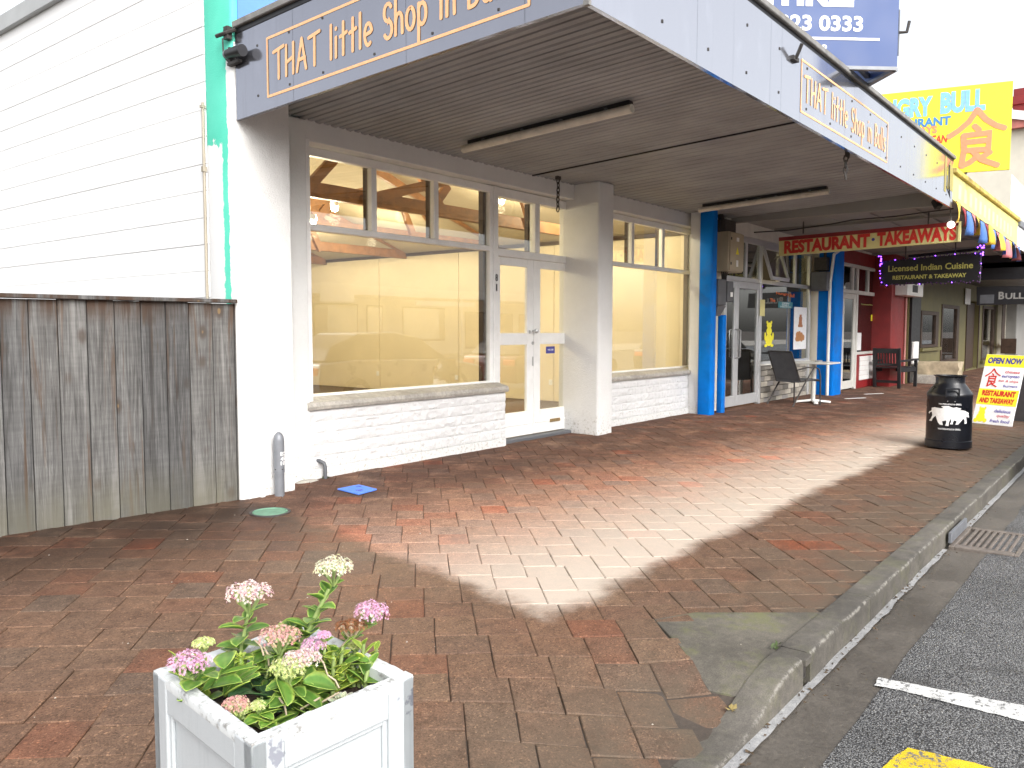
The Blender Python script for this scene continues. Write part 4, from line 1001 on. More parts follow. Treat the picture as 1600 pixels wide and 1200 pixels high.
build('red_pillar', MB().box(R0, R1-.45, 4.82, 5.5, -.06, 3.1).box(R1-.45, R1-.1, 4.86, 5.5, -.06, 3.1), M['darkred'], ind, bevel=.02, seg=2, smooth=50)
build('drainpipe', MB().tube([(R1-.42, 4.80, 0), (R1-.42, 4.80, 2.3)], .028, 8), flat('pink grey pipe', (.45, .20, .18)), ind, smooth=50)
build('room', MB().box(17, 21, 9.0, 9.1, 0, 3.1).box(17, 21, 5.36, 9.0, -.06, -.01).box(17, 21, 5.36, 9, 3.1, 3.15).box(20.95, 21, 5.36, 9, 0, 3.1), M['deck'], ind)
wb = thing('wall_speaker', (R1-.7, 4.7, 2.2), 'small white box with dark square high on the red pillar', 'speaker')
p = AX(1418, 461, 1, 4.55); q = AX(1443, 443, 1, 4.55)
build('case', box(p.x, q.x, 4.55, 4.82, p.z, q.z), M['pwhite'], wb, bevel=.01)
build('grille', box(p.x+.3*(q.x-p.x), p.x+.62*(q.x-p.x), 4.543, 4.5495, p.z+.25*(q.z-p.z), p.z+.75*(q.z-p.z)), M['black'], wb)
# stickers and lettering on its window
GP3 = Y3-.0055
def gl3(u0, v0, u1, v1): a_ = AX(u0, v0, 1, GP3); b_ = AX(u1, v1, 1, GP3); return a_.x, b_.x, b_.z, a_.z
x0, x1, z0, z1 = gl3(1346, 474, 1379, 479); build('lettering', put_text('Licensed Indian Cuisine', (0, GP3, 0), (1, 0, 0), (0, 0, 1), x0, x1, z0, z1, .02), M['goldtext'], ind)
x0, x1, z0, z1 = gl3(1361, 492, 1378, 502); build('poster', box(x0, x1, GP3-.002, GP3, z0, z1), M['signyellow'], ind)
x0, x1, z0, z1 = gl3(1367, 505, 1378, 540); build('poster', box(x0, x1, GP3-.002, GP3, z0, z1), flat('orange food poster', (.45, .16, .04)), ind)
x0, x1, z0, z1 = gl3(1337, 520, 1345, 547); build('poster', box(x0, x1, GP3-.002, GP3, z0, z1), M['vwhite'], ind)

# olive pub front beyond
Y4 = 4.80
def X4(u, v=540): return AX(u, v, 1, Y4).x
pub = thing('pub_building', (24, 4.8, 0), 'dim olive and cream pub front beyond the red pillar', 'pub')
def Z4(u, v): return AX(u, v, 1, Y4).z
P0, P1 = R1-.1, X4(1557)
zz = [(X4(1437), X4(1464), Z4(1450, 543), Z4(1450, 486)), (X4(1469), X4(1496), Z4(1480, 566), Z4(1480, 476)), (X4(1509), X4(1527), 0.02, Z4(1518, 470)), (X4(1533), X4(1552), Z4(1540, 562), Z4(1540, 478))]
wl = MB(); last = P0
for (p, q, z0, z1) in zz:
    wl.box(last, p, Y4, Y4+.25, -.1, 3.3); wl.box(p, q, Y4, Y4+.25, -.1, z0); wl.box(p, q, Y4, Y4+.25, z1, 3.3); last = q
wl.box(last, P1, Y4, Y4+.25, -.1, 3.3)
build('wall', wl, M['greenwall'], pub)
for i, (p, q, z0, z1) in enumerate(zz):
    if i == 2:
        build('door', box(p+.08, q-.08, Y4+.1, Y4+.14, 0, z1-.05), M['darkwood'], pub, bevel=.01); continue
    w = build('window', MB().box(p, p+.12, Y4-.03, Y4+.1, z0, z1).box(q-.35, q, Y4-.03, Y4+.1, z0, z1).box(p+.12, q-.35, Y4-.03, Y4+.1, z1-.1, z1).box(p+.12, q-.35, Y4-.03, Y4+.1, z0, z0+.08), M['darkwood'], pub, bevel=.008)
    build('pane', box(p+.11, q-.34, Y4+.02, Y4+.028, z0+.07, z1-.09), M['darkglass'], w)
    build('sill', box(p-.1, q+.1, Y4-.10, Y4-.001, z0-.09, z0-.002), M['greenwall'], pub, bevel=.008)
for a_, b_ in ((zz[2][0]-.12, zz[2][0]), (zz[2][1], zz[2][1]+.1)): build('door_post', box(a_, b_, Y4-.03, Y4-.001, 0, zz[2][3]+.1), M['darkwood'], pub)
build('dark_post', box(R1-.06, X4(1433), Y4-.06, Y4-.002, 0, 2.6), M['black'], pub)
build('white_box', box(R1-.0, R1+.5, Y4-.12, Y4-.062, .45, 1.0), M['pwhite'], pub, bevel=.01)
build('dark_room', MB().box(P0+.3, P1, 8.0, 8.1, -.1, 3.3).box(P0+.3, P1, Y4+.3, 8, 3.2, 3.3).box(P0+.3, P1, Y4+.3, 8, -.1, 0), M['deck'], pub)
build('wall_paper', box(X4(1503), X4(1511), Y4-.05, Y4-.031, Z4(1505, 475), Z4(1505, 450)), M['pwhite'], pub)
pa2 = build('pub_awning', MB().box(R1+.3, 42, 2.3, Y4, 2.72, 2.84).box(R1+.3, R1+.42, 2.3, Y4, 2.45, 3.5), M['black'], pub)
build('pub_fascia', MB().box(R1+.3, 42, 2.24, 2.298, 2.72, 3.45), M['vwhite'], pub)
cb = thing('cream_building', (30, 4.5, 0), 'cream stucco building with a narrow window at the end of the pavement', 'building')
C0 = P1
build('wall', MB().box(C0+.02, 40, 4.55, 9, -.1, 7.0), M['creamwall'], cb)
s0 = AX(1565, 500, 1, 4.55).x; s1 = AX(1569.5, 500, 1, 4.55).x
build('window', box(s0, s1, 4.52, 4.549, AX(1567, 532, 1, 4.55).z, 2.7), M['darkwood'], cb, bevel=.006)
build('sill', box(s0-.3, s1+.9, 4.35, 4.549, AX(1567, 535, 1, 4.55).z-.1, AX(1567, 533, 1, 4.55).z), M['creamwall'], cb, bevel=.006)
build('grey_bay', box(AX(1588, 520, 1, 4.2).x, 40, 4.2, 4.55, -.1, 3.0), M['soffit2'], cb, bevel=.02)
wc = thing('wooden_chair', (31, 4.3, .9), 'small dark wooden chair standing by the cream wall', 'chair')
p = G(1574, 578); s_ = 1271/PX(p)[2]; wpx = 12/s_
build('back', MB().box(p.x, p.x+.05, p.y-.22, p.y+.22, .5, 1.0), M['darkwood'], wc); build('seat', MB().box(p.x, p.x+.4, p.y-.22, p.y+.22, .42, .47), M['darkwood'], wc)
for a_, b_ in ((0, -.2), (0, .16), (.36, -.2), (.36, .16)): build('leg', box(p.x+a_, p.x+a_+.04, p.y+b_, p.y+b_+.04, gz(p.x, p.y), .42), M['darkwood'], wc)

# second awning over the restaurants
a2 = thing('restaurant_awning', (16, 2.4, 3), 'yellow fronted awning over the takeaway and Indian restaurant', 'awning')
XY1 = 19.05
build('end_beam', box(XE-.09, XE+.03, YA+.04, 5.66, 3.0, 3.24), M['soffit2'], a2)
build('soffit_lining', MB().hexa([(XE+.0, YA+.04, 3.11), (R1+.3, YA+.04, 3.02), (R1+.3, 5.6, 2.99), (XE+.0, 5.6, 3.075)], [(XE+.0, YA+.04, 3.14), (R1+.3, YA+.04, 3.05), (R1+.3, 5.6, 3.02), (XE+.0, 5.6, 3.105)]), M['soffit2'], a2)
for yb_ in (2.95, 3.6, 4.25, 4.9): build('cover_strip', MB().bar((XE+.02, yb_, 3.085+.0), (R1+.2, yb_, 3.0), .05, .016), M['soffit2'], a2)
for xb_ in (14.2, 16.0, 17.8, 19.6): build('beam', MB().bar((xb_, YA+.05, 3.09-(xb_-XE)*.0103), (xb_, 5.4, 3.06-(xb_-XE)*.0103), .07, .05), M['soffit2'], a2)
def yf(x, t): return (3.085+(2.975-3.085)*(x-XE)/(XY1-XE))*(1-t)+3.50*t
for i in range(5):
    a, b = XE+.01+(XY1-XE)*i/5, XE+.01+(XY1-XE)*(i+1)/5-.006
    build('yellow_panel', MB().hexa([(a, YA, yf(a, 0)), (b, YA, yf(b, 0)), (b, YA+.03, yf(b, 0)), (a, YA+.03, yf(a, 0))], [(a, YA, 3.43), (b, YA, 3.43), (b, YA+.03, 3.43), (a, YA+.03, 3.43)]), [M['signcream_l'] if 'signcream_l' in M else pm('pale yellow fascia', (.82, .74, .24), .5, .12, 3, .05, dirt=.1)], a2)
fm_ = flat('faded cream lettering', (.80, .74, .40))
for k in range(13): 
    fl_t = MB(); x = XE+.4+k*.42; fl_t.add([(x, YA-.002, yf(x, .15)), (x+.2, YA-.002, yf(x, .15)), (x+.2, YA-.002, yf(x, .15)+.2), (x, YA-.002, yf(x, .15)+.2)], [(0, 1, 2, 3)])
    build('faded_mark', fl_t, fm_, a2, recalc=False)
build('gutter', MB().bar((XE, YA+.0, 3.475), (XY1, YA+.0, 3.475), .09, .075), pm('rusty yellow gutter', (.60, .44, .10), .6, .35, 6, .2, 40, dirt=.6), a2, bevel=.01)
build('white_panel', MB().box(XY1+.01, R1+.28, YA, YA+.03, 2.93, 3.36), M['vwhite'], a2)
build('grey_gutter', MB().bar((XY1, YA, 3.42), (R1+.28, YA, 3.42), .09, .1), M['grey'], a2)
build('olive_panel', MB().add([(12.05, YA-.004, 3.12), (12.17, YA-.004, 3.12), (12.17, YA-.004, 3.58), (12.05, YA-.004, 3.58)], [(0, 1, 2, 3)]).add([(12.24, YA-.004, 3.18), (12.60, YA-.004, 3.18), (12.60, YA-.004, 3.44), (12.42, YA-.004, 3.58), (12.3, YA-.004, 3.5)], [(0, 1, 2, 3, 4)]), M['olive'], aw, recalc=False)
tl = thing('tube_light', (17.0, 4.0, 3.0), 'thin pale tube light under the restaurant awning behind the black sign', 'light fitting', 'tube lights under the awning')
p = AX(1420, 405, 0, 18.2); q = AX(1530, 394, 0, 18.2)
build('batten', MB().bar(p+Vector((0, 0, .06)), q+Vector((0, 0, .06)), .08, .05), M['black'], tl); build('diffuser', MB().tube([p, q], .035, 8), M['tube'], tl, smooth=50)

# bunting
bu = thing('bunting', (16, YA-.03, 3.0), 'string of pink, yellow and blue plastic pennants under the yellow awning edge', 'bunting')
fc = {'y': flat('yellow pennant', (.75, .52, .06)), 'b': flat('blue pennant', (.10, .22, .58)), 'p': flat('pink pennant', (.78, .25, .27)), 'r': flat('maroon pennant', (.30, .02, .03))}
xs = frange(XE+.08, XY1+.2, (XY1+.1-XE)/17); seq = 'yrbpybrybpybpybpbp'
rr = random.Random(4); zs = [yf(x, 0)-.02-.03*abs(math.sin(i*.9)) for i, x in enumerate(xs)]
build('string', MB().tube([(x, YA-.035, z) for x, z in zip(xs, zs)], .006, 5), M['black'], bu)
for i in range(len(xs)-1):
    x, z = xs[i], zs[i]; w_ = (xs[i+1]-x)*.86; L = rr.uniform(.27, .34); sw = rr.uniform(-.12, .12); tw = rr.uniform(-.10, .10)
    if seq[i % 18] == 'r': L *= .9; sw += .15
    mb = MB(); n = 5; vs = []
    for j in range(n+1):
        t = j/n; ww = w_*(1-t*.72); cx0 = x+w_/2+sw*t; cy0 = YA-.035-.02*math.sin(t*3)
        vs += [(cx0-ww/2, cy0+tw*t, z-L*t), (cx0, cy0-.02*t, z-L*t-.0), (cx0+ww/2, cy0-tw*t, z-L*t)]
    fs = []
    for j in range(n): fs += [(3*j, 3*j+1, 3*j+4, 3*j+3), (3*j+1, 3*j+2, 3*j+5, 3*j+4)]
    mb.add(vs, fs); f_ = build('pennant', mb, fc[seq[i % 18]], bu, recalc=False, smooth=60)
    sl = f_.modifiers.new('thick', 'SOLIDIFY'); sl.thickness = .002

# ------------------------------------------------------------------ hanging and roof signs
def board(t, name, A, B, C, D, th, m, n=None):
    """slab from four corners (bottom-left, bottom-right, top-right, top-left seen from the front), pushed back by th"""
    A, B, C, D = [Vector(q) for q in (A, B, C, D)]; nn = (B-A).cross(D-A).normalized()
    return build(name, MB().prism([A, B, C, D], -nn*th), m, t, bevel=.003)
XR = 13.6
c = [AX(1217, 400, 0, XR), AX(1498, 377.5, 0, XR), AX(1500, 346, 0, XR), AX(1217, 371, 0, XR)]
rs = thing('restaurant_sign', tuple((c[0]+c[1])/2), 'long cream hanging sign reading RESTAURANT TAKEAWAYS in red capitals', 'sign')
board(rs, 'board', *c, .06, M['signcream'])
top0 = c[3]*.8+c[0]*.2; top1 = c[2]*.8+c[1]*.2; o_ = Vector((-.003, 0, 0))
build('red_edge', MB().prism([top0+o_, top1+o_, c[2]+o_, c[3]+o_], (.062, 0, 0)), M['red'], rs)
build('end_strip', MB().bar(c[1]+Vector((-.004, -.005, 0)), c[2]+Vector((-.004, -.005, 0)), .03, .06, (1, 0, 0)), M['signcream'], rs)
ux = (c[1]-c[0]); wid = ux.length; ux = ux.normalized(); uy = Vector((0, 0, 1)); hh = (c[3]-c[0]).length
for w_, u0, u1 in (('RESTAURANT', 1225, 1359), ('TAKEAWAYS', 1370, 1494)):
    s0 = (AX(u0, 385, 0, XR)-c[0]).dot(ux); s1 = (AX(u1, 385, 0, XR)-c[0]).dot(ux)
    build('lettering', put_text(w_, c[0], ux, uy, s0, s1, hh*.08, hh*.78, .055, lift=.004), M['signred'], rs)
s0 = (AX(1364, 385, 0, XR)-c[0]).dot(ux); pc = c[0]+ux*s0+uy*hh*.45+Vector((-.004, 0, 0))
build('dot', MB().add([pc+ux*.025*math.cos(2*math.pi*j/10)+uy*.025*math.sin(2*math.pi*j/10) for j in range(10)], [list(range(10))]), M['navytext'], rs, recalc=False)
for u in (1255, 1450): 
    p = AX(u, 365, 0, XR+.03); build('hanger', MB().tube([p, (p.x, p.y, 3.08)], .012, 6), M['iron'], rs)
XI = 17.0
c = [AX(1377, 446, 0, XI), AX(1531, 440, 0, XI), AX(1533, 394, 0, XI), AX(1377, 409, 0, XI)]
c[3].z = c[2].z-.08; c[0].z = (c[0].z+c[1].z)/2-.0
si = thing('indian_sign', tuple((c[0]+c[1])/2), 'black hanging sign reading Licensed Indian Cuisine edged with violet fairy lights', 'sign')
board(si, 'board', *c, .08, M['black'])
ux = (c[1]-c[0]); wid = ux.length; ux = ux.normalized(); hh = c[3].z-c[0].z
build('lettering', put_text('Licensed Indian Cuisine', c[0], ux, uy, wid*.07, wid*.93, hh*.54, hh*.80, .02, lift=.004), M['goldtext'], si)
build('lettering', put_text('RESTAURANT & TAKEAWAY', c[0], ux, uy, wid*.12, wid*.87, hh*.20, hh*.37, .03, lift=.004), M['goldtext'], si)
tn = pm('dark violet tinsel', (.07, .02, .10), .5, .5, 40)
path = [c[0], c[1], c[2], c[3], c[0]]
ti = MB()
rr = random.Random(9)
for a, b in zip(path[:-1], path[1:]):
    k = int((b-a).length/.05)
    for j in range(k):
        q = a.lerp(b, j/k)+Vector((-.03, rr.uniform(-.02, .02), rr.uniform(-.02, .02))); r_ = .018
        ti.add([q+Vector((0, 0, r_)), q+Vector((0, r_, 0)), q+Vector((-r_, 0, 0)), q+Vector((0, -r_, 0)), q-Vector((0, 0, r_))], [(0, 1, 2), (0, 2, 3), (4, 2, 1), (4, 3, 2)])
build('tinsel', ti, tn, si, recalc=False)['kind'] = 'stuff'
lt = MB()
for a, b, n in ((c[2], c[3], 5), (c[2], c[1], 3), (c[3], c[0], 6), (c[0], c[1], 3)):
    for j in range(n):
        q = a.lerp(b, (j+.2)/n)+Vector((-.05, rr.uniform(-.02, .02), rr.uniform(-.02, .02))); lt.lathe([(0, -.012), (.012, 0), (0, .012)], q, 6)
for j in range(9): lt.lathe([(0, -.016), (.016, 0), (0, .016)], c[2]+Vector((-.05, rr.uniform(-.05, .05), rr.uniform(-.08, .12))), 6)
for j in range(7): lt.lathe([(0, -.015), (.015, 0), (0, .015)], c[3]+Vector((-.05, rr.uniform(-.04, .04), rr.uniform(-.1, .1))), 6)
build('fairy_lights', lt, M['purple'], si)['kind'] = 'stuff'
for t in (.25, .75):
    q = c[3].lerp(c[2], t)+Vector((.04, 0, 0)); build('hanger', MB().tube([q, (q.x, q.y, 3.05)], .012, 6), M['iron'], si)
XB = R1+.25
c = [AX(1526, 477, 0, XB), AX(1640, 474, 0, XB), AX(1640, 446, 0, XB), AX(1526, 448, 0, XB)]
sb = thing('pub_sign', tuple((c[0]+c[1])/2), 'black pub sign with pale capitals BULL hanging at the far right', 'sign')
board(sb, 'board', *c, .06, M['black'])
ux = (c[1]-c[0]).normalized()
f_ = lambda u: (AX(u, 465, 0, XB)-c[0]).dot(ux)
hh = c[3].z-c[0].z
build('lettering', put_text('B', c[0], ux, uy, f_(1560), f_(1569), hh*.28, hh*.68, .03, lift=.004), M['soffit2'], sb)
build('lettering', put_text('ULL', c[0], ux, uy, f_(1570.5), f_(1600), hh*.28, hh*.60, .03, lift=.004), M['soffit2'], sb)
p = f_(1531); q = f_(1553); build('notice', MB().prism([c[0]+ux*p+uy*hh*.08, c[0]+ux*q+uy*hh*.08, c[0]+ux*q+uy*hh*.55, c[0]+ux*p+uy*hh*.55], (-.006, 0, 0)), M['midgrey'], sb)

# yellow board standing across the awning
B0 = Vector((13.5, 1.775, 3.555)); dB = Vector((-.43, 1.60, 0)).normalized(); LB, HB = 2.45, 1.225
hb = thing('roof_sign', tuple(B0+dB*1.2), 'big yellow painted sign with blue HUNGRY BULL lettering above the far awning', 'sign')
A_, B_ = B0+dB*LB, B0
board(hb, 'board', A_, B_, B_+Vector((0, 0, HB)), A_+Vector((0, 0, HB)), .05, M['signyellow'])
ux = -dB
def hbt(s, s0, s1, t0, t1, m, off=.05, sh=0): build('lettering', put_text(s, A_, ux, uy, LB-s0, LB-s1, t0, t1, off, sh, lift=.005), m, hb)
hbt('HUNGRY', 1.97, 1.00, .84, 1.13, M['ltblue'], .06); hbt('BULL', .90, .33, .85, 1.16, M['ltblue'], .06)
hbt('RESTAURANT', 1.76, .76, .69, .82, M['midblue'], .04); hbt('TAKEAWAYS', 1.70, .93, .585, .70, M['salmon'], .05); hbt('EUROPEAN', 1.33, .79, .44, .56, M['signred'], .03, .15)
build('lettering', shi(lambda q, L: A_+ux*(LB-.78+q[0])+uy*q[1]+ux.cross(uy)*(L+.002), 0, .07, .70, .80, .078), M['salmon'], hb, recalc=False)
pc = A_+ux*(LB-.86)+uy*.27+ux.cross(uy)*.006
build('red_dot', MB().add([pc+ux*.075*math.cos(2*math.pi*j/14)+uy*.075*math.sin(2*math.pi*j/14) for j in range(14)], [list(range(14))]), M['signred'], hb, recalc=False)
build('bracket', MB().bar(B0+dB*.55+Vector((.03, 0, .02)), B0+dB*.75+Vector((.1, 0, -.25)), .05, .05).bar(B0+dB*.9+Vector((.03, 0, .02)), B0+dB*.9+Vector((.03, 0, -.2)), .06, .06).bar(B0+dB*1.9+Vector((.03, 0, .02)), B0+dB*1.9+Vector((.03, 0, -.2)), .06, .06), M['iron'], hb)

# V shaped blue sign on the awning edge
ap = Vector((8.045, 1.968, 3.66)); e1 = Vector((-.395, .441, 0)).normalized(); e2 = Vector((.418, .411, 0)).normalized(); WV, HV = 1.75, 1.9
vs_ = thing('corner_sign', tuple(ap+Vector((0, .6, 0))), 'royal blue V shaped office sign with white phone number on the awning edge', 'sign')
A_ = ap+e1*WV
n1 = (-e1).cross(uy)
board(vs_, 'panel', A_, ap, ap+uy*HV, A_+uy*HV, .03, M['signblue'])
board(vs_, 'panel', ap+Vector((.02, .02, 0)), ap+e2*WV, ap+e2*WV+uy*HV, ap+Vector((.02, .02, 0))+uy*HV, .03, M['signblue'])
build('edge_trim', MB().bar(ap+Vector((0, .015, -.015)), A_+Vector((0, .015, -.015)), .05, .03).bar(ap+Vector((0, .015, -.015)), ap+e2*WV+Vector((0, 0, -.015)), .05, .03), M['grey'], vs_)
build('inner_brace', MB().bar(ap+e1*.35+Vector((.0, .05, .05)), ap+e2*.4+Vector((0, .05, .05)), .04, .04).bar(ap+e1*1.1+Vector((.05, .05, .05)), ap+e2*1.1+Vector((0, 0, .05)), .05, .05), M['grey'], vs_)
def vp(u, v): q = ONP(u, v, ap, n1)-A_; return q.dot(-e1), q.z
def vtext(s, u0, u1, vb, vt, vm, off=.03):
    um = (u0+u1)/2; a0 = vp(u0, vm)[0]; a1 = vp(u1, vm)[0]; z0 = vp(u1, vb)[1]; z1 = vp(u1, vt)[1]
    build('lettering', put_text(s, A_, -e1, uy, a0, a1, z0, z1, off, lift=.004), M['vwhite'], vs_)
vtext('RANGITIKEI', 1040, 1334, 12, -38, 0, .05)
vtext('06 323 0333', 1171, 1348, 50, 25, 40, .03)
a0, z0 = vp(1242, 57); a1, z1 = vp(1374, 64); _, z2 = vp(1374, 61)
build('underline', MB().add([A_-e1*0+(-e1)*p+uy*q+n1*.004 for p, q in ((vp(1170, 58)[0], z1), (a1, z1), (a1, z1+.022), (vp(1170, 58)[0], z1+.022))], [(0, 1, 2, 3)]), M['vwhite'], vs_, recalc=False)
for ch, u0, u1 in (('T', 1255, 1263), ('E', 1271, 1279), ('R', 1285, 1294)): vtext(ch, u0, u1, 81, 70, 75, .03)
ar = thing('sign_arm', (8.3, 2.0, 4.0), 'small dark bracket arm sticking out behind the blue sign edge', 'bracket')
p = ONP(1403, 51, ap+e2*.03, n1)
build('arm', MB().tube([p, ONP(1417, 50, ap+e2*.03, n1), ONP(1421, 33, ap+e2*.03, n1)], .014, 6), M['iron'], ar)
build('bolt_row', MB().box(p.x-.01, p.x+.02, p.y-.01, p.y+.02, p.z-.2, p.z+.2), M['grey'], ar)
hk = thing('fascia_hook', (6.5, 2.3, 3.4), 'small dark hook lamp fixed on the street fascia beside its lettering frame', 'hook')
p = AX(1244, 90, 1, YA-.03); build('hook', MB().tube([p+Vector((0, .03, 0)), p, p+Vector((-.02, -.05, .09))], .014, 6).box(p.x-.05, p.x+.07, p.y-.0, p.y+.03, p.z-.02, p.z+.01), M['iron'], hk)
# wires and globe near the end of the awning
wi = thing('cable', (13, 4, 3), 'black cable slung under the awning above the restaurant sign', 'cable')
pts = [AX(1178, 365, 0, 13.0), AX(1230, 362, 0, 13.1), AX(1300, 352, 0, 13.2), AX(1330, 346, 0, 13.3), AX(1400, 340, 0, 13.4), AX(1490, 328, 0, 13.5)]
build('wire', MB().tube([p+Vector((0, 0, .02)) for p in pts], .011, 6), M['black'], wi, smooth=60)
gb = thing('pendant_globe', (13, 2.3, 2.8), 'white globe lamp on a thin cord at the end of the grey fascia', 'lamp')
p = AX(1486, 351, 1, YA+.05); r_ = 5.5/1271*PX(p)[2]
build('globe', MB().lathe([(r_*math.sin(a*math.pi/8), -r_*math.cos(a*math.pi/8)) for a in range(9)], p, 14), M['bulbwhite'], gb, smooth=60)
build('cord', MB().tube([p+Vector((0, 0, r_)), AX(1485, 330, 1, YA+.03), AX(1483, 290, 1, YA-.02), AX(1484, 258, 1, YA-.02)], .008, 5), M['black'], gb)
sp2 = thing('security_light', (12.3, 2.6, 3.0), 'small black lamp under the end of the grey awning', 'lamp')
p = AX(1467, 320, 0, 12.4); build('body', MB().bar(p+Vector((0, 0, -.04)), p+Vector((.06, .06, .08)), .09, .09), M['black'], sp2, bevel=.01); build('stem', MB().tube([p+Vector((.04, .04, .06)), p+Vector((.06, .06, .2))], .015), M['iron'], sp2)
# red roofed house far behind
rh = thing('red_house', (46, 10, 0), 'pale house with red roof and chimney beyond the yellow sign', 'house')
p0 = AX(1583, 262, 0, 48); y1_ = p0.y
p = AX(1590, 200, 0, 48)
RZ = AX(1590, 212, 0, 48).z
build('wall', box(46, 60, 3.6, 12, 0, RZ), M['creamwall'], rh)
zr = AX(1600, 200, 0, 48).z-2.2
build('roof', MB().prism([(45.6, 3.2, RZ-.1), (45.6, 12.5, RZ-.1), (45.6, 7.8, zr+3.0)], (15, 0, 0)), pm('red roof', (.50, .17, .14), .6, .2, 3, .3, 20), rh)
build('chimney', MB().box(46.6, 47.6, 5.0, 6.1, RZ, AX(1600, 140, 0, 47).z).box(46.5, 47.7, 4.9, 6.2, AX(1600, 152, 0, 47).z-.4, AX(1600, 152, 0, 47).z), M['darkred'], rh, bevel=.02)
build('barge_board', MB().bar((45.55, 3.1, RZ-.25), (45.55, 7.8, zr+2.9), .12, .4), M['vwhite'], rh)

# ================================================================== THINGS ON THE PAVEMENT
# milk can
cb_ = G(1481, 699.5); dC = PX(cb_)[2]; RC = 32.0/1271*dC; HC = 113.5/1271*dC
mc = thing('milk_can', tuple(cb_), 'black painted milk can with white bull emblem standing on the pavement', 'milk can')
prof = [(0, .012), (RC*.96, .012), (RC*1.03, .02), (RC*1.03, .115*HC), (RC*1.0, .12*HC), (RC*1.0, .13*HC), (RC*.985, .70*HC), (RC*1.0, .71*HC), (RC*1.0, .745*HC), (RC*.97, .765*HC), (RC*.66, .885*HC), (RC*.64, .90*HC), (RC*.64, .975*HC), (RC*.72, .992*HC), (RC*.72, 1.0*HC), (RC*.60, 1.0*HC), (RC*.58, .97*HC), (0, .95*HC)]
build('body', MB().lathe(prof, cb_, 48), M['canblack'], mc, smooth=35)
toc = Vector((-cb_.x, -cb_.y, 0)).normalized(); tol = Vector((-toc.y, toc.x, 0))   # towards the camera, and its right hand side seen from there
tol = -tol if PX(cb_+tol*.1)[0] < PX(cb_)[0] else tol
def canp(sx, z, rr_): # sx: sideways offset as seen from the front
    a = math.asin(max(-.98, min(.98, sx/RC))); return cb_+toc*rr_*math.cos(a)+tol*rr_*math.sin(a)+Vector((0, 0, z))
def handle(a0):
    d = (toc*math.cos(a0)+tol*math.sin(a0)); s_ = Vector((-d.y, d.x, 0)); w_ = RC*.27
    pts = [cb_+d*RC*.99+s_*w_+Vector((0, 0, .715*HC)), cb_+d*RC*1.0+s_*w_+Vector((0, 0, .83*HC)), cb_+d*RC*1.0-s_*w_+Vector((0, 0, .83*HC)), cb_+d*RC*.99-s_*w_+Vector((0, 0, .715*HC))]
    build('handle', MB().bar(pts[0], pts[1]+Vector((0, 0, .008)), .018, .018, d).bar(pts[1], pts[2], .02, .02, d).bar(pts[2]+Vector((0, 0, .008)), pts[3], .018, .018, d), M['canblack'], mc, bevel=.003)
handle(.12); handle(.12+math.pi)
build('rivets', MB().lathe([(0, -.008), (.008, 0), (0, .008)], canp(-.02, .66*HC, RC*.99), 6).lathe([(0, -.008), (.008, 0), (0, .008)], canp(.055, .66*HC, RC*.99), 6), M['steel'], mc)
OUT = [(400,370),(470,345),(540,355),(600,360),(670,352),(615,303),(690,290),(780,285),(840,320),(890,335),(960,320),(1070,355),(1025,400),(1130,410),(1200,450),(1238,490),(1230,530),(1250,600),(1218,612),(1198,560),(1182,600),(1202,780),(1150,786),(1150,690),(1120,630),(1090,680),(1040,760),(1010,806),(945,806),(965,760),(970,700),(915,690),(892,750),(892,802),(822,802),(850,740),(842,640),(818,700),(800,780),(797,852),(718,848),(740,780),(742,695),(690,715),(650,730),(668,836),(600,830),(560,780),(530,690),(500,590),(470,620),(430,680),(412,752),(345,746),(380,700),(420,590),(410,480),(360,510),(350,555),(333,520),(350,480),(400,450)]
bm = bmesh.new(); fv = bm.faces.new([bm.verts.new(((x-800)/540*RC, -(y-1200)/1200, 0)) for x, y in OUT]); bmesh.ops.triangulate(bm, faces=[fv])
for _ in range(2): bmesh.ops.subdivide_edges(bm, edges=[e for e in bm.edges if e.calc_length() > .03], cuts=1, use_grid_fill=False); bmesh.ops.triangulate(bm, faces=bm.faces[:])
bm.verts.index_update()
zb, zt_ = .33*HC, .60*HC                       # emblem between these heights
ys_ = [v.co.y for v in bm.verts]; a_, b_ = min(ys_), max(ys_)
em = MB().add([canp(v.co.x, zb+(v.co.y-a_)/(b_-a_)*(zt_-zb), RC*1.0+.004) for v in bm.verts], [[v.index for v in f.verts] for f in bm.faces]); bm.free()
build('bull_emblem', em, M['vwhite'], mc, recalc=False)
for z0, z1, x0, x1 in ((.612, .632, -.45, .50), (.275, .297, -.45, .50)):
    tm = put_text('WATERHOLE & GRILL', (0, 0, 0), (1, 0, 0), (0, 1, 0), x0*RC, x1*RC, z0*HC, z1*HC, .02, lift=0)
    mb = MB(); mb.add([canp(p.x, p.y, RC+.004) for p in tm.v], tm.f); build('lettering', mb, M['vwhite'], mc, recalc=False)

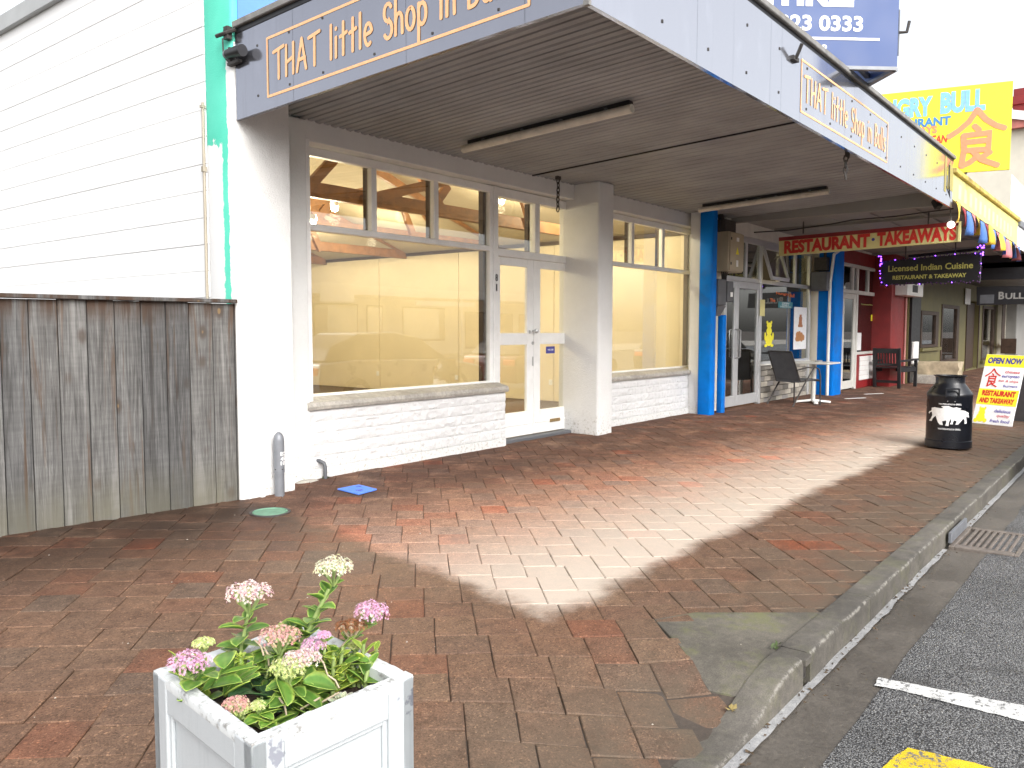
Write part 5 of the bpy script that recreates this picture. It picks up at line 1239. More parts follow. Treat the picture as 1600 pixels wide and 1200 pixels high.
# sandwich board
BL, BR = G(1518, 660.5), G(1581, 667); wv = (BR-BL)
TL = ONP(1538, 551, BL, wv); TR = ONP(1609, 558, BR, wv)
hV = ((TL-BL)+(TR-BR))/2; TL = BL+hV; TR = BR+hV
sbd = thing('sandwich_board', tuple((BL+BR)/2), 'white and yellow sandwich board reading OPEN NOW on the pavement', 'sandwich board')
nrm = wv.cross(hV).normalized(); nrm = -nrm if nrm.x > 0 else nrm
build('front_panel', MB().prism([BL, BR, TR, TL], -nrm*.018), M['vwhite'], sbd, bevel=.003)
bx = Vector((hV.x, hV.y, 0))*2.1
build('back_panel', MB().prism([BL+bx-nrm*.02, BR+bx-nrm*.02, TR-nrm*.022, TL-nrm*.022], -nrm*.018+Vector((.02, 0, 0))), M['grey'], sbd, bevel=.003)
ux = wv.normalized(); WS = wv.length; uyb = hV-ux*hV.dot(ux); HS = uyb.length; uyb = uyb.normalized(); skw = hV.dot(ux)/HS
def sfn(q, L): return BL+ux*(q[0]+q[1]*skw)+uyb*q[1]+nrm*L
def srect(name, x0, x1, y0, y1, m, L=.002): build(name, MB().add([sfn((x0*WS, y0*HS), L), sfn((x1*WS, y0*HS), L), sfn((x1*WS, y1*HS), L), sfn((x0*WS, y1*HS), L)], [(0, 1, 2, 3)]), m, sbd, recalc=False)
srect('printed_band', .004, .996, .825, .996, M['signyellow']); srect('printed_band', .004, .996, .275, .50, M['signyellow'])
def stext(s, x0, x1, y0, y1, m, off=.03, sh=0):
    t = put_text(s, (0, 0, 0), (1, 0, 0), (0, 1, 0), x0*WS, x1*WS, y0*HS, y1*HS, off, sh, lift=0); mb = MB(); mb.add([sfn((p.x, p.y), .004) for p in t.v], t.f); build('lettering', mb, m, sbd, recalc=False)
stext('OPEN NOW', .07, .94, .865, .955, M['navytext'], .05, .1)
stext('RESTAURANT', .10, .93, .40, .48, M['signred'], .06); stext('AND TAKEAWAY', .06, .93, .30, .375, M['signred'], .06)
pk = flat('pink red print', (.62, .10, .13)); bl_ = flat('violet blue print', (.13, .11, .42))
stext('chinese', .56, .92, .735, .775, pk, .02, .15); stext('european', .50, .93, .66, .705, bl_, .02, .15); stext('fish & chips', .44, .93, .60, .64, pk, .02, .15); stext('burgers', .58, .93, .525, .575, bl_, .02, .15)
stext('delicious', .50, .90, .175, .22, bl_, .02, .15); stext('quality', .58, .90, .105, .15, pk, .02, .15); stext('fresh food', .44, .92, .035, .08, bl_, .02, .15)
build('lettering', shi(sfn, .09*WS, .535*HS, .36*WS, .255*HS, .035*WS), M['signred'], sbd, recalc=False)
mb = MB()
for k, (a_, b_, c_, d_) in enumerate(((.19, .09, .11, .065), (.20, .155, .085, .05), (.2, .2, .075, .03), (.14, .225, .02, .02), (.27, .225, .02, .02), (.08, .045, .05, .03), (.31, .05, .05, .03))):
    mb.add([sfn(((a_+c_*math.cos(2*math.pi*j/14))*WS, (b_+d_*math.sin(2*math.pi*j/14))*HS), .003+.0003*k) for j in range(14)], [list(range(14))])
build('printed_bull', mb, M['signyellow'], sbd, recalc=False)

# vent post, caps, lids
def lathe_thing(name, pos, prof, m, label, cat, n=24, smooth=40, group=None):
    o = build(name, MB().lathe(prof, pos, n), m, org=tuple(pos), smooth=smooth); return tag(o, label, cat, group)
vp_ = G(437, 774); d = PX(vp_)[2]; r_ = 8.2/1271*d; h_ = 101/1271*d
post = thing('vent_post', tuple(vp_), 'grey round topped vent post with white letters beside the white pilaster', 'post')
build('base', MB().lathe([(0, -.03), (r_*.93, -.03), (r_*.93, h_*.36), (0, h_*.36)], vp_, 24), M['grey'], post, smooth=40)
build('sleeve', MB().lathe([(r_*.9, h_*.355), (r_*1.03, h_*.36), (r_*1.03, h_*.84)]+[(r_*1.03*math.cos(a*math.pi/14), h_*.84+h_*.15*math.sin(a*math.pi/14)) for a in range(1, 8)], vp_, 24), M['grey'], post, smooth=40)
tc_ = Vector((-vp_.x, -vp_.y, 0)).normalized(); sd_ = Vector((-tc_.y, tc_.x, 0)); sd_ = -sd_ if PX(vp_+sd_*.1)[0] < PX(vp_)[0] else sd_
for s, zz_ in (('EC', .625), ('45', .55), ('10', .48)):
    t = put_text(s, (0, 0, 0), (1, 0, 0), (0, 1, 0), r_*.28, r_*1.25, zz_*h_, zz_*h_+h_*.06, .03, lift=0); mb = MB()
    mb.add([vp_+tc_*(r_*1.03+.002)*math.cos(p.x/r_)+sd_*(r_*1.03+.002)*math.sin(p.x/r_)+Vector((0, 0, p.y)) for p in t.v], t.f); build('lettering', mb, M['vwhite'], post, recalc=False)
for a_ in (-.7, .6): build('bolt', MB().lathe([(0, -.006), (.007, 0), (0, .006)], vp_+tc_*r_*1.03*math.cos(a_)+sd_*r_*1.03*math.sin(a_)+Vector((0, 0, h_*.415)), 8), M['iron'], post)
p = G(358, 780); lathe_thing('plastic_cap', p, [(0, 0), (.042, 0), (.045, .045), (.04, .055), (0, .055)], M['pwhite'], 'white plastic cap lying at the foot of the fence', 'cap')
p = G(410, 776); lathe_thing('plastic_cap', p, [(0, 0), (.024, 0), (.024, .036), (0, .036)], M['pwhite'], 'smaller white plastic stub between fence and grey vent post', 'cap', n=8)
p = G(422, 800.5); d = PX(p)[2]; r_ = 28/1271*d
gl_ = thing('valve_cover', tuple(p), 'round green cast cover set flush in the brick paving', 'cover')
build('ring', MB().lathe([(r_*.985, -.02), (r_*.985, .006), (r_*1.12, .007), (r_*1.14, -.02)], p, 32), M['iron'], gl_, smooth=30)
build('lid', MB().lathe([(0, .004), (r_*.86, .004), (r_*.88, .009), (r_*.94, .009), (r_*.965, .003), (r_*.965, -.02)], p, 32), M['greenlid'], gl_, smooth=30)
q = [G(560, 774.5), G(589, 766.5), G(561, 759.5), G(527, 766)]
cq = sum(q, Vector())/4
q = [cq+(a-cq) for a in q]
bl2 = thing('water_lid', tuple(cq), 'blue square plastic meter lid lying in the brick paving', 'lid')
build('lid', MB().prism([a+Vector((0, 0, .003)) for a in q], (0, 0, .012)), M['bluelid'], bl2, bevel=.003)
rb_ = MB()
for i in range(9):
    a, b = q[3].lerp(q[0], .1+.8*i/8), q[2].lerp(q[1], .1+.8*i/8); rb_.bar(a.lerp(b, .08)+Vector((0, 0, .0155)), a.lerp(b, .92)+Vector((0, 0, .0155)), .009, .003)
build('ribs', rb_, M['bluelid'], bl2)
build('keyhole', MB().bar(cq+(q[0]-cq)*.3+Vector((-.02, 0, .0165)), cq+(q[0]-cq)*.3+Vector((.03, -.02, .0165)), .03, .004).bar(cq+(q[2]-cq)*.5+Vector((-.02, 0, .0165)), cq+(q[2]-cq)*.5+Vector((.02, -.01, .0165)), .02, .004), M['navytext'], bl2)
p = AX(506, 745, 1, 5.65)
wpipe = build('waste_pipe', MB().tube([(p.x, 5.63, -.03), (p.x, 5.63, .10), (p.x-.005, 5.64, .135), (p.x-.03, 5.67, .155), (p.x-.04, 5.70, .155)], .017, 10), M['midgrey'], org=(p.x, 5.63, 0), smooth=50)
tag(wpipe, 'bent grey waste pipe coming out low in the white block wall', 'pipe')
rubble = build('broken_mortar', MB().lathe([(0, .03), (.05, .025), (.09, .0), (.1, -.02)], (4.27, 5.63, -.01), 9, 1.6, .7), M['sill'], org=(4.27, 5.63, 0), smooth=20)
tag(rubble, 'crumbled lump of old mortar in the corner below the first window', 'rubble')
def weed(x, y, n, s, label, seed):
    r_ = random.Random(seed); z = gz(x, y); mb = MB()
    for k in range(n):
        a = r_.uniform(0, 6.28); L = s*r_.uniform(.5, 1); d_ = Vector((math.cos(a), math.sin(a), r_.uniform(.3, 1.2))).normalized(); w_ = Vector((-math.sin(a), math.cos(a), 0))*s*.22
        p = Vector((x, y, z))+Vector((r_.uniform(-s, s)*1.2, r_.uniform(-s, s)*.25, 0)); mb.add([p, p+d_*L*.5+w_, p+d_*L, p+d_*L*.5-w_], [(0, 1, 2, 3)])
    o = build('weed', mb, pm('weed green', (.05, .075, .02), .6, .4, 30), org=(x, y, z), recalc=False); tag(o, label, 'weed')
weed(4.46, 5.63, 16, .035, 'small green weed growing at the foot of the wall by the waste pipe', 1)
p = G(716, 707); weed(p.x, p.y-.0, 22, .035, 'yellow green weed at the wall foot below the first window', 2)
p = G(1212, 1012); weed(p.x, p.y, 14, .03, 'tiny moss tuft growing beside the kerb corner', 3)
p = G(1143, 1109, .004); r_ = random.Random(5); mb = MB()
for k in range(4):
    a = k*1.9+.4; L = r_.uniform(.016, .034); d_ = Vector((math.cos(a), math.sin(a), .25)); w_ = Vector((-math.sin(a), math.cos(a), .1))*.012; mb.add([p, p+d_*L*.6+w_, p+d_*L+Vector((0, 0, .006)), p+d_*L*.6-w_], [(0, 1, 2, 3)])
tag(build('fallen_leaf', mb, pm('dry yellow leaf', (.26, .20, .07), .6, .3, 40), org=tuple(p), recalc=False), 'crumpled dry yellow leaf on the pavement edge', 'leaf')
mb = MB(); r_ = random.Random(12)
for k in range(60):
    x, y = r_.uniform(.2, 6.5), r_.uniform(1.3, 5.2); s_ = r_.uniform(.002, .0055); z = gz(x, y)
    mb.lathe([(s_, 0), (s_*.7, s_*.6), (0, s_*.8)], (x, y, z), 5, 1, r_.uniform(.4, 1))
lit = build('litter', mb, pm('pale grit', (.40, .36, .30), .7, .3, 80)); kind(lit, 'stuff')

# leaf scraps and grit washed along the gutter
mb = MB(); r_ = random.Random(31)
for k in range(420):
    x = -1+r_.random()**1.3*9; y = YK-.115-abs(r_.gauss(0, .05)); z = ROADZ(x)+.008; s_ = r_.uniform(.003, .014); a = r_.uniform(0, 6.28); d_ = Vector((math.cos(a), math.sin(a), r_.uniform(-.2, .3)))*s_; e_ = Vector((-math.sin(a), math.cos(a), r_.uniform(-.2, .3)))*s_*r_.uniform(.3, .8); c_ = Vector((x, y, z))
    mb.add([c_-d_, c_+e_, c_+d_, c_-e_+Vector((0, 0, s_*.4))], [(0, 1, 2, 3)])
kind(build('gutter_debris', mb, pm('rotted leaf scraps', (.075, .05, .028), .8, .6, 90), recalc=False), 'stuff')
# cafe chair
gp = G(1243, 632); cd = PX(gp)[2]; cs = 1271/cd
ch = thing('cafe_chair', tuple(gp), 'grey sling cafe chair with thin arms beside the cafe table', 'chair')
e_x = Vector((.93, -.36, 0)).normalized(); e_y = Vector((-e_x.y, e_x.x, 0))      # faces along the pavement
def cp_(a, b, z): return gp+e_x*a+e_y*b+Vector((0, 0, z))
build('seat_back', MB().hexa([cp_(-.22, -.25, .43), cp_(-.19, -.25, .43), cp_(-.19, .25, .43), cp_(-.22, .25, .43)], [cp_(-.42, -.24, .92), cp_(-.40, -.24, .92), cp_(-.40, .24, .92), cp_(-.42, .24, .92)]), M['midgrey'], ch, bevel=.006)
build('seat', MB().hexa([cp_(-.23, -.25, .40), cp_(.25, -.25, .43), cp_(.25, .25, .43), cp_(-.23, .25, .40)], [cp_(-.23, -.25, .43), cp_(.25, -.25, .455), cp_(.25, .25, .455), cp_(-.23, .25, .43)]), M['midgrey'], ch, bevel=.006)
for s in (-.28, .28):
    build('arm', MB().tube([cp_(-.30, s, .62), cp_(-.05, s, .66), cp_(.16, s, .655), cp_(.24, s, .62), cp_(.28, s, .50), cp_(.29, s, .0)], .013, 8), M['iron'], ch, smooth=50)
    build('leg', MB().tube([cp_(.10, s, .64), cp_(-.10, s, .40), cp_(-.40, s, .0)], .013, 8), M['iron'], ch, smooth=50)
    build('back_frame', MB().tube([cp_(-.43, s*.9, .93), cp_(-.2, s*.92, .42), cp_(.26, s*.92, .44)], .013, 8), M['iron'], ch, smooth=50)
build('cross_bar', MB().tube([cp_(.27, -.28, .42), cp_(.27, .28, .42)], .012, 8).tube([cp_(-.43, -.25, .93), cp_(-.43, .25, .93)], .013, 8), M['iron'], ch)
# cafe table
tp = G(1270, 629.5); ct = thing('cafe_table', tuple(tp), 'small pale cafe table on a white pedestal in front of the grey brick base', 'table')
zt4 = tp.z+.73
build('tabletop', MB().box(tp.x-.36, tp.x+.36, tp.y-.36, tp.y+.36, zt4-.03, zt4), M['offwhite'], ct, bevel=.01)
build('pedestal', MB().tube([(tp.x, tp.y, tp.z+.04), (tp.x, tp.y, zt4-.03)], .04, 10), M['offwhite'], ct, smooth=50)
for a in (0, math.pi/2, math.pi, 3*math.pi/2):
    d_ = Vector((math.cos(a+.5), math.sin(a+.5), 0)); build('foot', MB().bar(tp+d_*.03+Vector((0, 0, .05)), tp+d_*.30+Vector((0, 0, .02)), .07, .035), M['pwhite'], ct, bevel=.008)
ash = lathe_thing('ashtray', Vector((tp.x+.1, tp.y-.05, zt4)), [(0, 0), (.06, 0), (.065, .03), (.05, .03), (.05, .01), (0, .01)], M['steel'], 'small round ashtray on the cafe table', 'ashtray', 14)

# slatted wooden bench chair by the Indian restaurant
bp = G(1384, 606); bn = thing('wooden_bench', tuple(bp), 'dark slatted wooden armchair bench beside the red pillar', 'bench')
e_x = Vector((1, -.15, 0)).normalized(); e_y = Vector((-e_x.y, e_x.x, 0))
wB = .27; hB = 62/1271*PX(bp)[2]
bp = bp+Vector((0, 0, 0)); 
def bq(a, b, z): return bp+e_x*a+e_y*b+Vector((0, 0, z))
def bb(name, p, q, w_, h_): build(name, MB().bar(p, q, w_, h_), M['black'], bn, bevel=.006)
for s in (-wB, wB):
    bb('rear_leg', bq(.05, s, 0), bq(-.02, s, hB), .07, .06); bb('front_leg', bq(.95, s, 0), bq(.95, s, .62), .07, .07)
    bb('arm', bq(-.02, s, .60), bq(1.0, s, .63), .09, .04); bb('side_rail', bq(.03, s, .40), bq(.95, s, .40), .05, .09)
bb('top_rail', bq(-.02, -wB, hB-.06), bq(-.02, wB, hB-.06), .045, .11); bb('lower_rail', bq(.02, -wB, .52), bq(.02, wB, .52), .04, .06); bb('stretcher', bq(.05, -wB, .14), bq(.05, wB, .14), .05, .06)
bb('front_rail', bq(.95, -wB, .38), bq(.95, wB, .38), .05, .09)
for i in range(8):
    y = -wB+.05+(2*wB-.1)*i/7; bb('back_slat', bq(.02, y, .54), bq(-.01, y, hB-.11), .034, .02)
for i in range(6): bb('seat_slat', bq(.03+.17*i, -wB, .455), bq(.03+.17*i, wB, .455), .14, .025)
# stone seat and rubble by the pub
p = G(1466, 599); sbk = thing('stone_block', tuple(p), 'rough pale stone block on dark rubble in front of the pub', 'stone block')
mb = MB(); r_ = random.Random(3)
def rock(c, sx, sy, sz_, seed):
    bm_ = bmesh.new(); bmesh.ops.create_cube(bm_, size=1); bmesh.ops.subdivide_edges(bm_, edges=bm_.edges, cuts=3, use_grid_fill=True); m_ = MB()
    bm_.verts.index_update(); vs = [Vector((v.co.x*sx, v.co.y*sy, v.co.z*sz_))*(1+.12*noise.noise(v.co*3+Vector((seed, 0, 0))))+Vector(c) for v in bm_.verts]; m_.add(vs, [[v.index for v in f.verts] for f in bm_.faces]); bm_.free(); return m_
build('block', rock((p.x+.1, p.y+.1, p.z+.36), .55, 1.1, .34, 1), pm('pale sandstone', (.46, .38, .26), .8, .3, 6, .5, 30), sbk, smooth=40)
build('base_stone', rock((p.x, p.y+.2, p.z+.10), .7, 1.3, .22, 4), M['sill'], sbk, smooth=40)
tag(build('flat_mark', box(0, .5, -.03, .03, 0, .004), M['pwhite'], org=(0, 0, 0)), 'white painted strip on the paving nearer the cafe table', 'marking')
fm1 = bpy.data.objects['flat_mark']; q = G(1321, 623, .001); fm1.location = q; fm1.rotation_euler = (0, .0, rad(-28)); fm1.name = 'floor_strip'
f2 = fm1.copy(); COL.objects.link(f2); q = G(1351, 616, .001); f2.location = q; f2['label'] = 'white painted strip on the paving nearer the wooden bench'; fm1['group'] = f2['group'] = 'white strips on the paving'

# ================================================================== PLANTER AND PLANTS
ZR = .55
N_, L_, R_ = Vector((.818, 1.251, 0)), Vector((.870, 1.703, 0)), Vector((1.213, 1.238, 0))
pex = (R_-N_); pwx = pex.length; pex.normalize(); pey = (L_-N_).normalized(); pwy = .455
gpz = min(gz(N_.x, N_.y), gz(R_.x, R_.y), gz(L_.x, L_.y))
pt = thing('planter_box', (N_.x, N_.y, gpz), 'square white painted timber planter box in the foreground holding stonecrop', 'planter')
def pp(a, b, z): return N_+pex*a+pey*b+Vector((0, 0, z))
def psl(a0, a1, b0, b1, z0, z1, name, m='planter', bev=.004, seg=2): build(name, MB().hexa([pp(a0, b0, z0), pp(a1, b0, z0), pp(a1, b1, z0), pp(a0, b1, z0)], [pp(a0, b0, z1), pp(a1, b0, z1), pp(a1, b1, z1), pp(a0, b1, z1)]), M[m], pt, bevel=bev, seg=seg)
def cube_pp(mb, a0, a1, b0, b1, z0, z1): return mb.hexa([pp(a0, b0, z0), pp(a1, b0, z0), pp(a1, b1, z0), pp(a0, b1, z0)], [pp(a0, b0, z1), pp(a1, b0, z1), pp(a1, b1, z1), pp(a0, b1, z1)])
T = .034
kp = NT('flaking white planter paint'); gp_ = kp.n('NewGeometry').outputs['Position']
n1_ = kp.noise(gp_, 5.5, 5, .6); n2_ = kp.noise(gp_, 60, 5, .7)
mp_ = kp.n('Mapping'); kp.l(gp_, mp_.inputs[0]); mp_.inputs['Scale'].default_value = (60, 60, 5); n3_ = kp.noise(mp_.outputs[0], 1, 5, .7)
cc_ = kp.mix(kp.mr(n3_, .5, .75, 0, .35), (.50, .53, .545), (.33, .37, .38))
cc_ = kp.mix(kp.mr(kp.math('MULTIPLY_ADD', n2_, .08, kp.math('ADD', n1_, -.04)), .575, .60), cc_, (.27, .28, .32))
kp.set(cc_, .6, kp.bump(n2_, .25, .003)); M['planter'] = kp.m
# front (towards the street) and left side: rails, stiles, mouldings and a sunk panel; the two hidden sides the same
def face(name, along, fixed, w):
    """frame and panel on one side; along/fixed map (s, depth, z)"""
    fr = MB(); st, rt = .070, .075
    def hx(mb, s0, s1, d0, d1, z0, z1): return mb.hexa([along(s0, d0, z0), along(s1, d0, z0), along(s1, d1, z0), along(s0, d1, z0)], [along(s0, d0, z1), along(s1, d0, z1), along(s1, d1, z1), along(s0, d1, z1)])
    hx(fr, .0, st, 0, T, gpz-.01, ZR-.002); hx(fr, w-st, w, 0, T, gpz-.01, ZR-.002); hx(fr, st, w-st, .0015, T, ZR-rt, ZR-.0025); hx(fr, st, w-st, .0015, T, gpz, gpz+.1)
    b_ = build(name, fr, M['planter'], pt, bevel=.004, seg=2)
    pn = MB(); hx(pn, st-.004, w-st+.004, .016, .03, gpz+.09, ZR-rt+.004); build('sunk_panel', pn, M['planter'], b_, bevel=.001)
    mo = MB(); hx(mo, st, st+.012, .007, .0165, gpz+.1, ZR-rt); hx(mo, w-st-.012, w-st, .007, .0165, gpz+.1, ZR-rt); hx(mo, st+.012, w-st-.012, .008, .0165, ZR-rt-.012, ZR-rt); build('moulding', mo, M['planter'], b_, bevel=.003)
face('side_frame', lambda s, d, z: pp(s, d, z), 0, pwx)
face('side_frame', lambda s, d, z: pp(d, pwy-s, z), 0, pwy)
face('side_frame', lambda s, d, z: pp(s, pwy-d, z), 0, pwx)
face('side_frame', lambda s, d, z: pp(pwx-d, s, z), 0, pwy)
# worn top edge, ragged
def rim(s0, s1, fnp):
    mb = MB(); n = 26; pr = []
    for i in range(n+1):
        s = s0+(s1-s0)*i/n; w1 = .0025*noise.noise(Vector((s*40, 1, 0))); w2 = .003*noise.noise(Vector((s*33, 5, 0)))
        pr += [fnp(s, .0012, ZR-.02), fnp(s, .0008+abs(w2)*.6, ZR-.004+w2), fnp(s, .0035, ZR+.0005+w1), fnp(s, T-.005, ZR+.0005+w2), fnp(s, T+.002, ZR-.006+w1), fnp(s, T+.001, ZR-.03)]
    m = 6; mb.add(pr, [(i*m+j, (i+1)*m+j, (i+1)*m+(j+1) % m, i*m+(j+1) % m) for i in range(n) for j in range(m)]+[list(range(m)), [n*m+j for j in range(m)][::-1]])
    build('rim', mb, M['rimpaint'], pt, smooth=35)
kq = NT('worn planter rim paint'); geo = kq.n('NewGeometry'); pos_ = geo.outputs['Position']
nA = kq.noise(pos_, 38, 6, .72); nB = kq.noise(pos_, 9, 4)
colr = kq.mix(kq.math('MULTIPLY', kq.mr(nA, .47, .66), kq.mr(nB, .35, .62, .2, .9)), (.62, .64, .64), (.20, .19, .175))
kq.set(colr, .75, kq.bump(nA, .5, .004)); M['rimpaint'] = kq.m
rim(.001, pwx-.001, lambda s, d, z: pp(s, d, z)); rim(T, pwy-T, lambda s, d, z: pp(d, s, z)); rim(.001, pwx-.001, lambda s, d, z: pp(s, pwy-d, z)); rim(T, pwy-T, lambda s, d, z: pp(pwx-d, s, z))
# soil
nS = 22; vs = []
for i in range(nS+1):
    for j in range(nS+1):
        a, b = T+(pwx-2*T)*i/nS, T+(pwy-2*T)*j/nS; q = pp(a, b, 0); vs.append((q.x, q.y, .488+.012*noise.noise(q*22)+.008*noise.noise(q*60)))
build('soil', MB().add(vs, [(i*(nS+1)+j, (i+1)*(nS+1)+j, (i+1)*(nS+1)+j+1, i*(nS+1)+j+1) for i in range(nS) for j in range(nS)]), M['soil'], pt, recalc=False, smooth=50)
ZS = .492

# leaf material: fleshy green with a lime margin held in a mesh attribute
def leaf_mat(name, mid, edge, rough=.42):
    k = NT(name); at = k.n('Attribute', attribute_name='rim'); oi = k.n('ObjectInfo')
    n = k.noise(k.co((1, 1, 1), obj_random=True), 3.5, 4)
    m_ = k.mix(k.mr(n, .35, .65), tuple(x*.75 for x in mid), mid); f = k.math('ADD', at.outputs['Fac'], k.math('MULTIPLY_ADD', n, .3, -.15))
    c = k.mix(k.mr(f, .60, 1.0), m_, edge)
    v_ = k.n('Attribute', attribute_name='vein'); c = k.mix(k.math('MULTIPLY', v_.outputs['Fac'], .35), c, tuple((x+y)/2 for x, y in zip(mid, edge)))
    c = k.mix(.7, c, k.ramp(oi.outputs['Random'], [(0, (.7, .75, .7)), (.5, (1, 1, 1)), (1, (1.25, 1.2, 1.0))]), 'MULTIPLY')
    k.b.inputs['Subsurface Weight'].default_value = .18; k.b.inputs['Subsurface Radius'].default_value = (.3, .6, .1); k.b.inputs['Subsurface Scale'].default_value = .01
    return k.set(c, rough, spec=.45)
LM = leaf_mat('stonecrop leaf', (.10, .215, .035), (.33, .44, .095)); LD = leaf_mat('dark stonecrop leaf', (.035, .085, .035), (.06, .12, .045)); LP = leaf_mat('pale succulent leaf', (.36, .42, .29), (.62, .60, .44), .5)
LY = leaf_mat('yellow green leaf', (.22, .33, .045), (.55, .62, .12))
def leaf_mesh(seed, wid=.62, cup=.16, bend=.18, scal=.03, mat_=None):
    r_ = random.Random(seed); nl, nw = 9, 6; vs = []; rm = []; vn = []
    for side in (1, -1):
        for i in range(nl+1):
            t = i/nl; w_ = wid*.5*(math.sin(math.pi*min(1, t**.75*.98+.02))**.62)*(.55+.45*min(1, t*1.7))*(1+scal*math.sin(t*21+seed)) if 0 < t < 1 else .012+.03*(1-t)
            for j in range(nw+1):
                s = j/nw*2-1; e = max(abs(s), (t-.86)/.14 if t > .86 else 0)
                th = .022*(1-s*s)*math.sin(math.pi*max(.03, min(.97, t))) + .004
                z = cup*(s*s)*w_*1.2*1.0-bend*t*t+.03*math.sin(t*3+seed)*s + side*th
                vs.append((t, s*w_, z)); rm.append(e); vn.append(max(0, 1-abs(s)*5) if side == 1 else 0)
    n = (nl+1)*(nw+1); fs = []
    for i in range(nl):
        for j in range(nw):
            a = i*(nw+1)+j; fs.append((a, a+nw+1, a+nw+2, a+1)); fs.append((n+a, n+a+1, n+a+nw+2, n+a+nw+1))
        a = i*(nw+1); fs.append((a, n+a, n+a+nw+1, a+nw+1)); a += nw; fs.append((a, a+nw+1, n+a+nw+1, n+a))
    for j in range(nw):
        fs.append((j, j+1, n+j+1, n+j)); a = nl*(nw+1)+j; fs.append((a, n+a, n+a+1, a+1))
    me = bpy.data.meshes.new('leaf'); me.from_pydata(vs, [], fs); me.materials.append(mat_)
    for nm, dt in (('rim', rm), ('vein', vn)):
        a_ = me.attributes.new(nm, 'FLOAT', 'POINT'); a_.data.foreach_set('value', dt)
    me.shade_smooth(); return me
LV = {'g': [leaf_mesh(i, .68+.05*(i % 3), .24+.12*(i % 2), .10+.10*(i % 3), .045, mat_=LM) for i in range(5)], 'd': [leaf_mesh(i+20, .74, .2, .2, mat_=LD) for i in range(3)], 'p': [leaf_mesh(i+40, .55, .5, -.1, 0, mat_=LP) for i in range(2)], 'y': [leaf_mesh(i+60, .5, .3, .1, mat_=LY) for i in range(3)], 's': [leaf_mesh(i+80, .34, .3, .12, mat_=LM) for i in range(3)]}
STEM = pm('pale green stem', (.26, .34, .12), .5, .2, 20)
TWIG = pm('dry pale twig', (.45, .37, .26), .7, .2, 30)
rp_ = random.Random(21)
def put_leaf(plant, p, az, el, size, typ='g', roll=0):
    size *= 1.3
    me = rp_.choice(LV[typ]); o = bpy.data.objects.new('leaf', me); COL.objects.link(o); o.parent = plant
    d_ = Vector((math.cos(az)*math.cos(el), math.sin(az)*math.cos(el), math.sin(el))); s_ = Vector((-math.sin(az), math.cos(az), 0)); n_ = d_.cross(s_)
    m = Matrix((d_, s_, n_)).transposed().to_4x4() @ Matrix.Rotation(roll, 4, 'X') @ Matrix.Scale(size, 4)
    o.matrix_local = Matrix.Translation(p-ORG[plant.name]) @ m; return o
HM = {}
def head_mat(key, stops):
    k = NT(key+' florets'); at = k.n('Attribute', attribute_name='rnd'); c = k.ramp(at.outputs['Fac'], stops)
    k.b.inputs['Subsurface Weight'].default_value = .15; k.b.inputs['Subsurface Scale'].default_value = .004
    HM[key] = k.set(c, .6)
head_mat('pinkwhite', [(0, (.62, .30, .38)), (.35, (.80, .52, .56)), (.7, (.84, .72, .66)), (1, (.78, .74, .52))])
head_mat('cream', [(0, (.60, .58, .30)), (.4, (.80, .75, .52)), (.8, (.86, .83, .68)), (1, (.80, .60, .55))])
head_mat('magenta', [(0, (.56, .21, .40)), (.5, (.72, .38, .57)), (.85, (.80, .54, .67)), (1, (.84, .70, .76))])
head_mat('brown', [(0, (.10, .035, .012)), (.5, (.24, .085, .03)), (1, (.40, .18, .08))])
head_mat('dusty', [(0, (.55, .20, .22)), (.4, (.72, .36, .36)), (.75, (.70, .48, .34)), (1, (.62, .58, .36))])
head_mat('lime', [(0, (.36, .46, .10)), (.5, (.58, .62, .24)), (.85, (.74, .74, .42)), (1, (.78, .58, .48))])
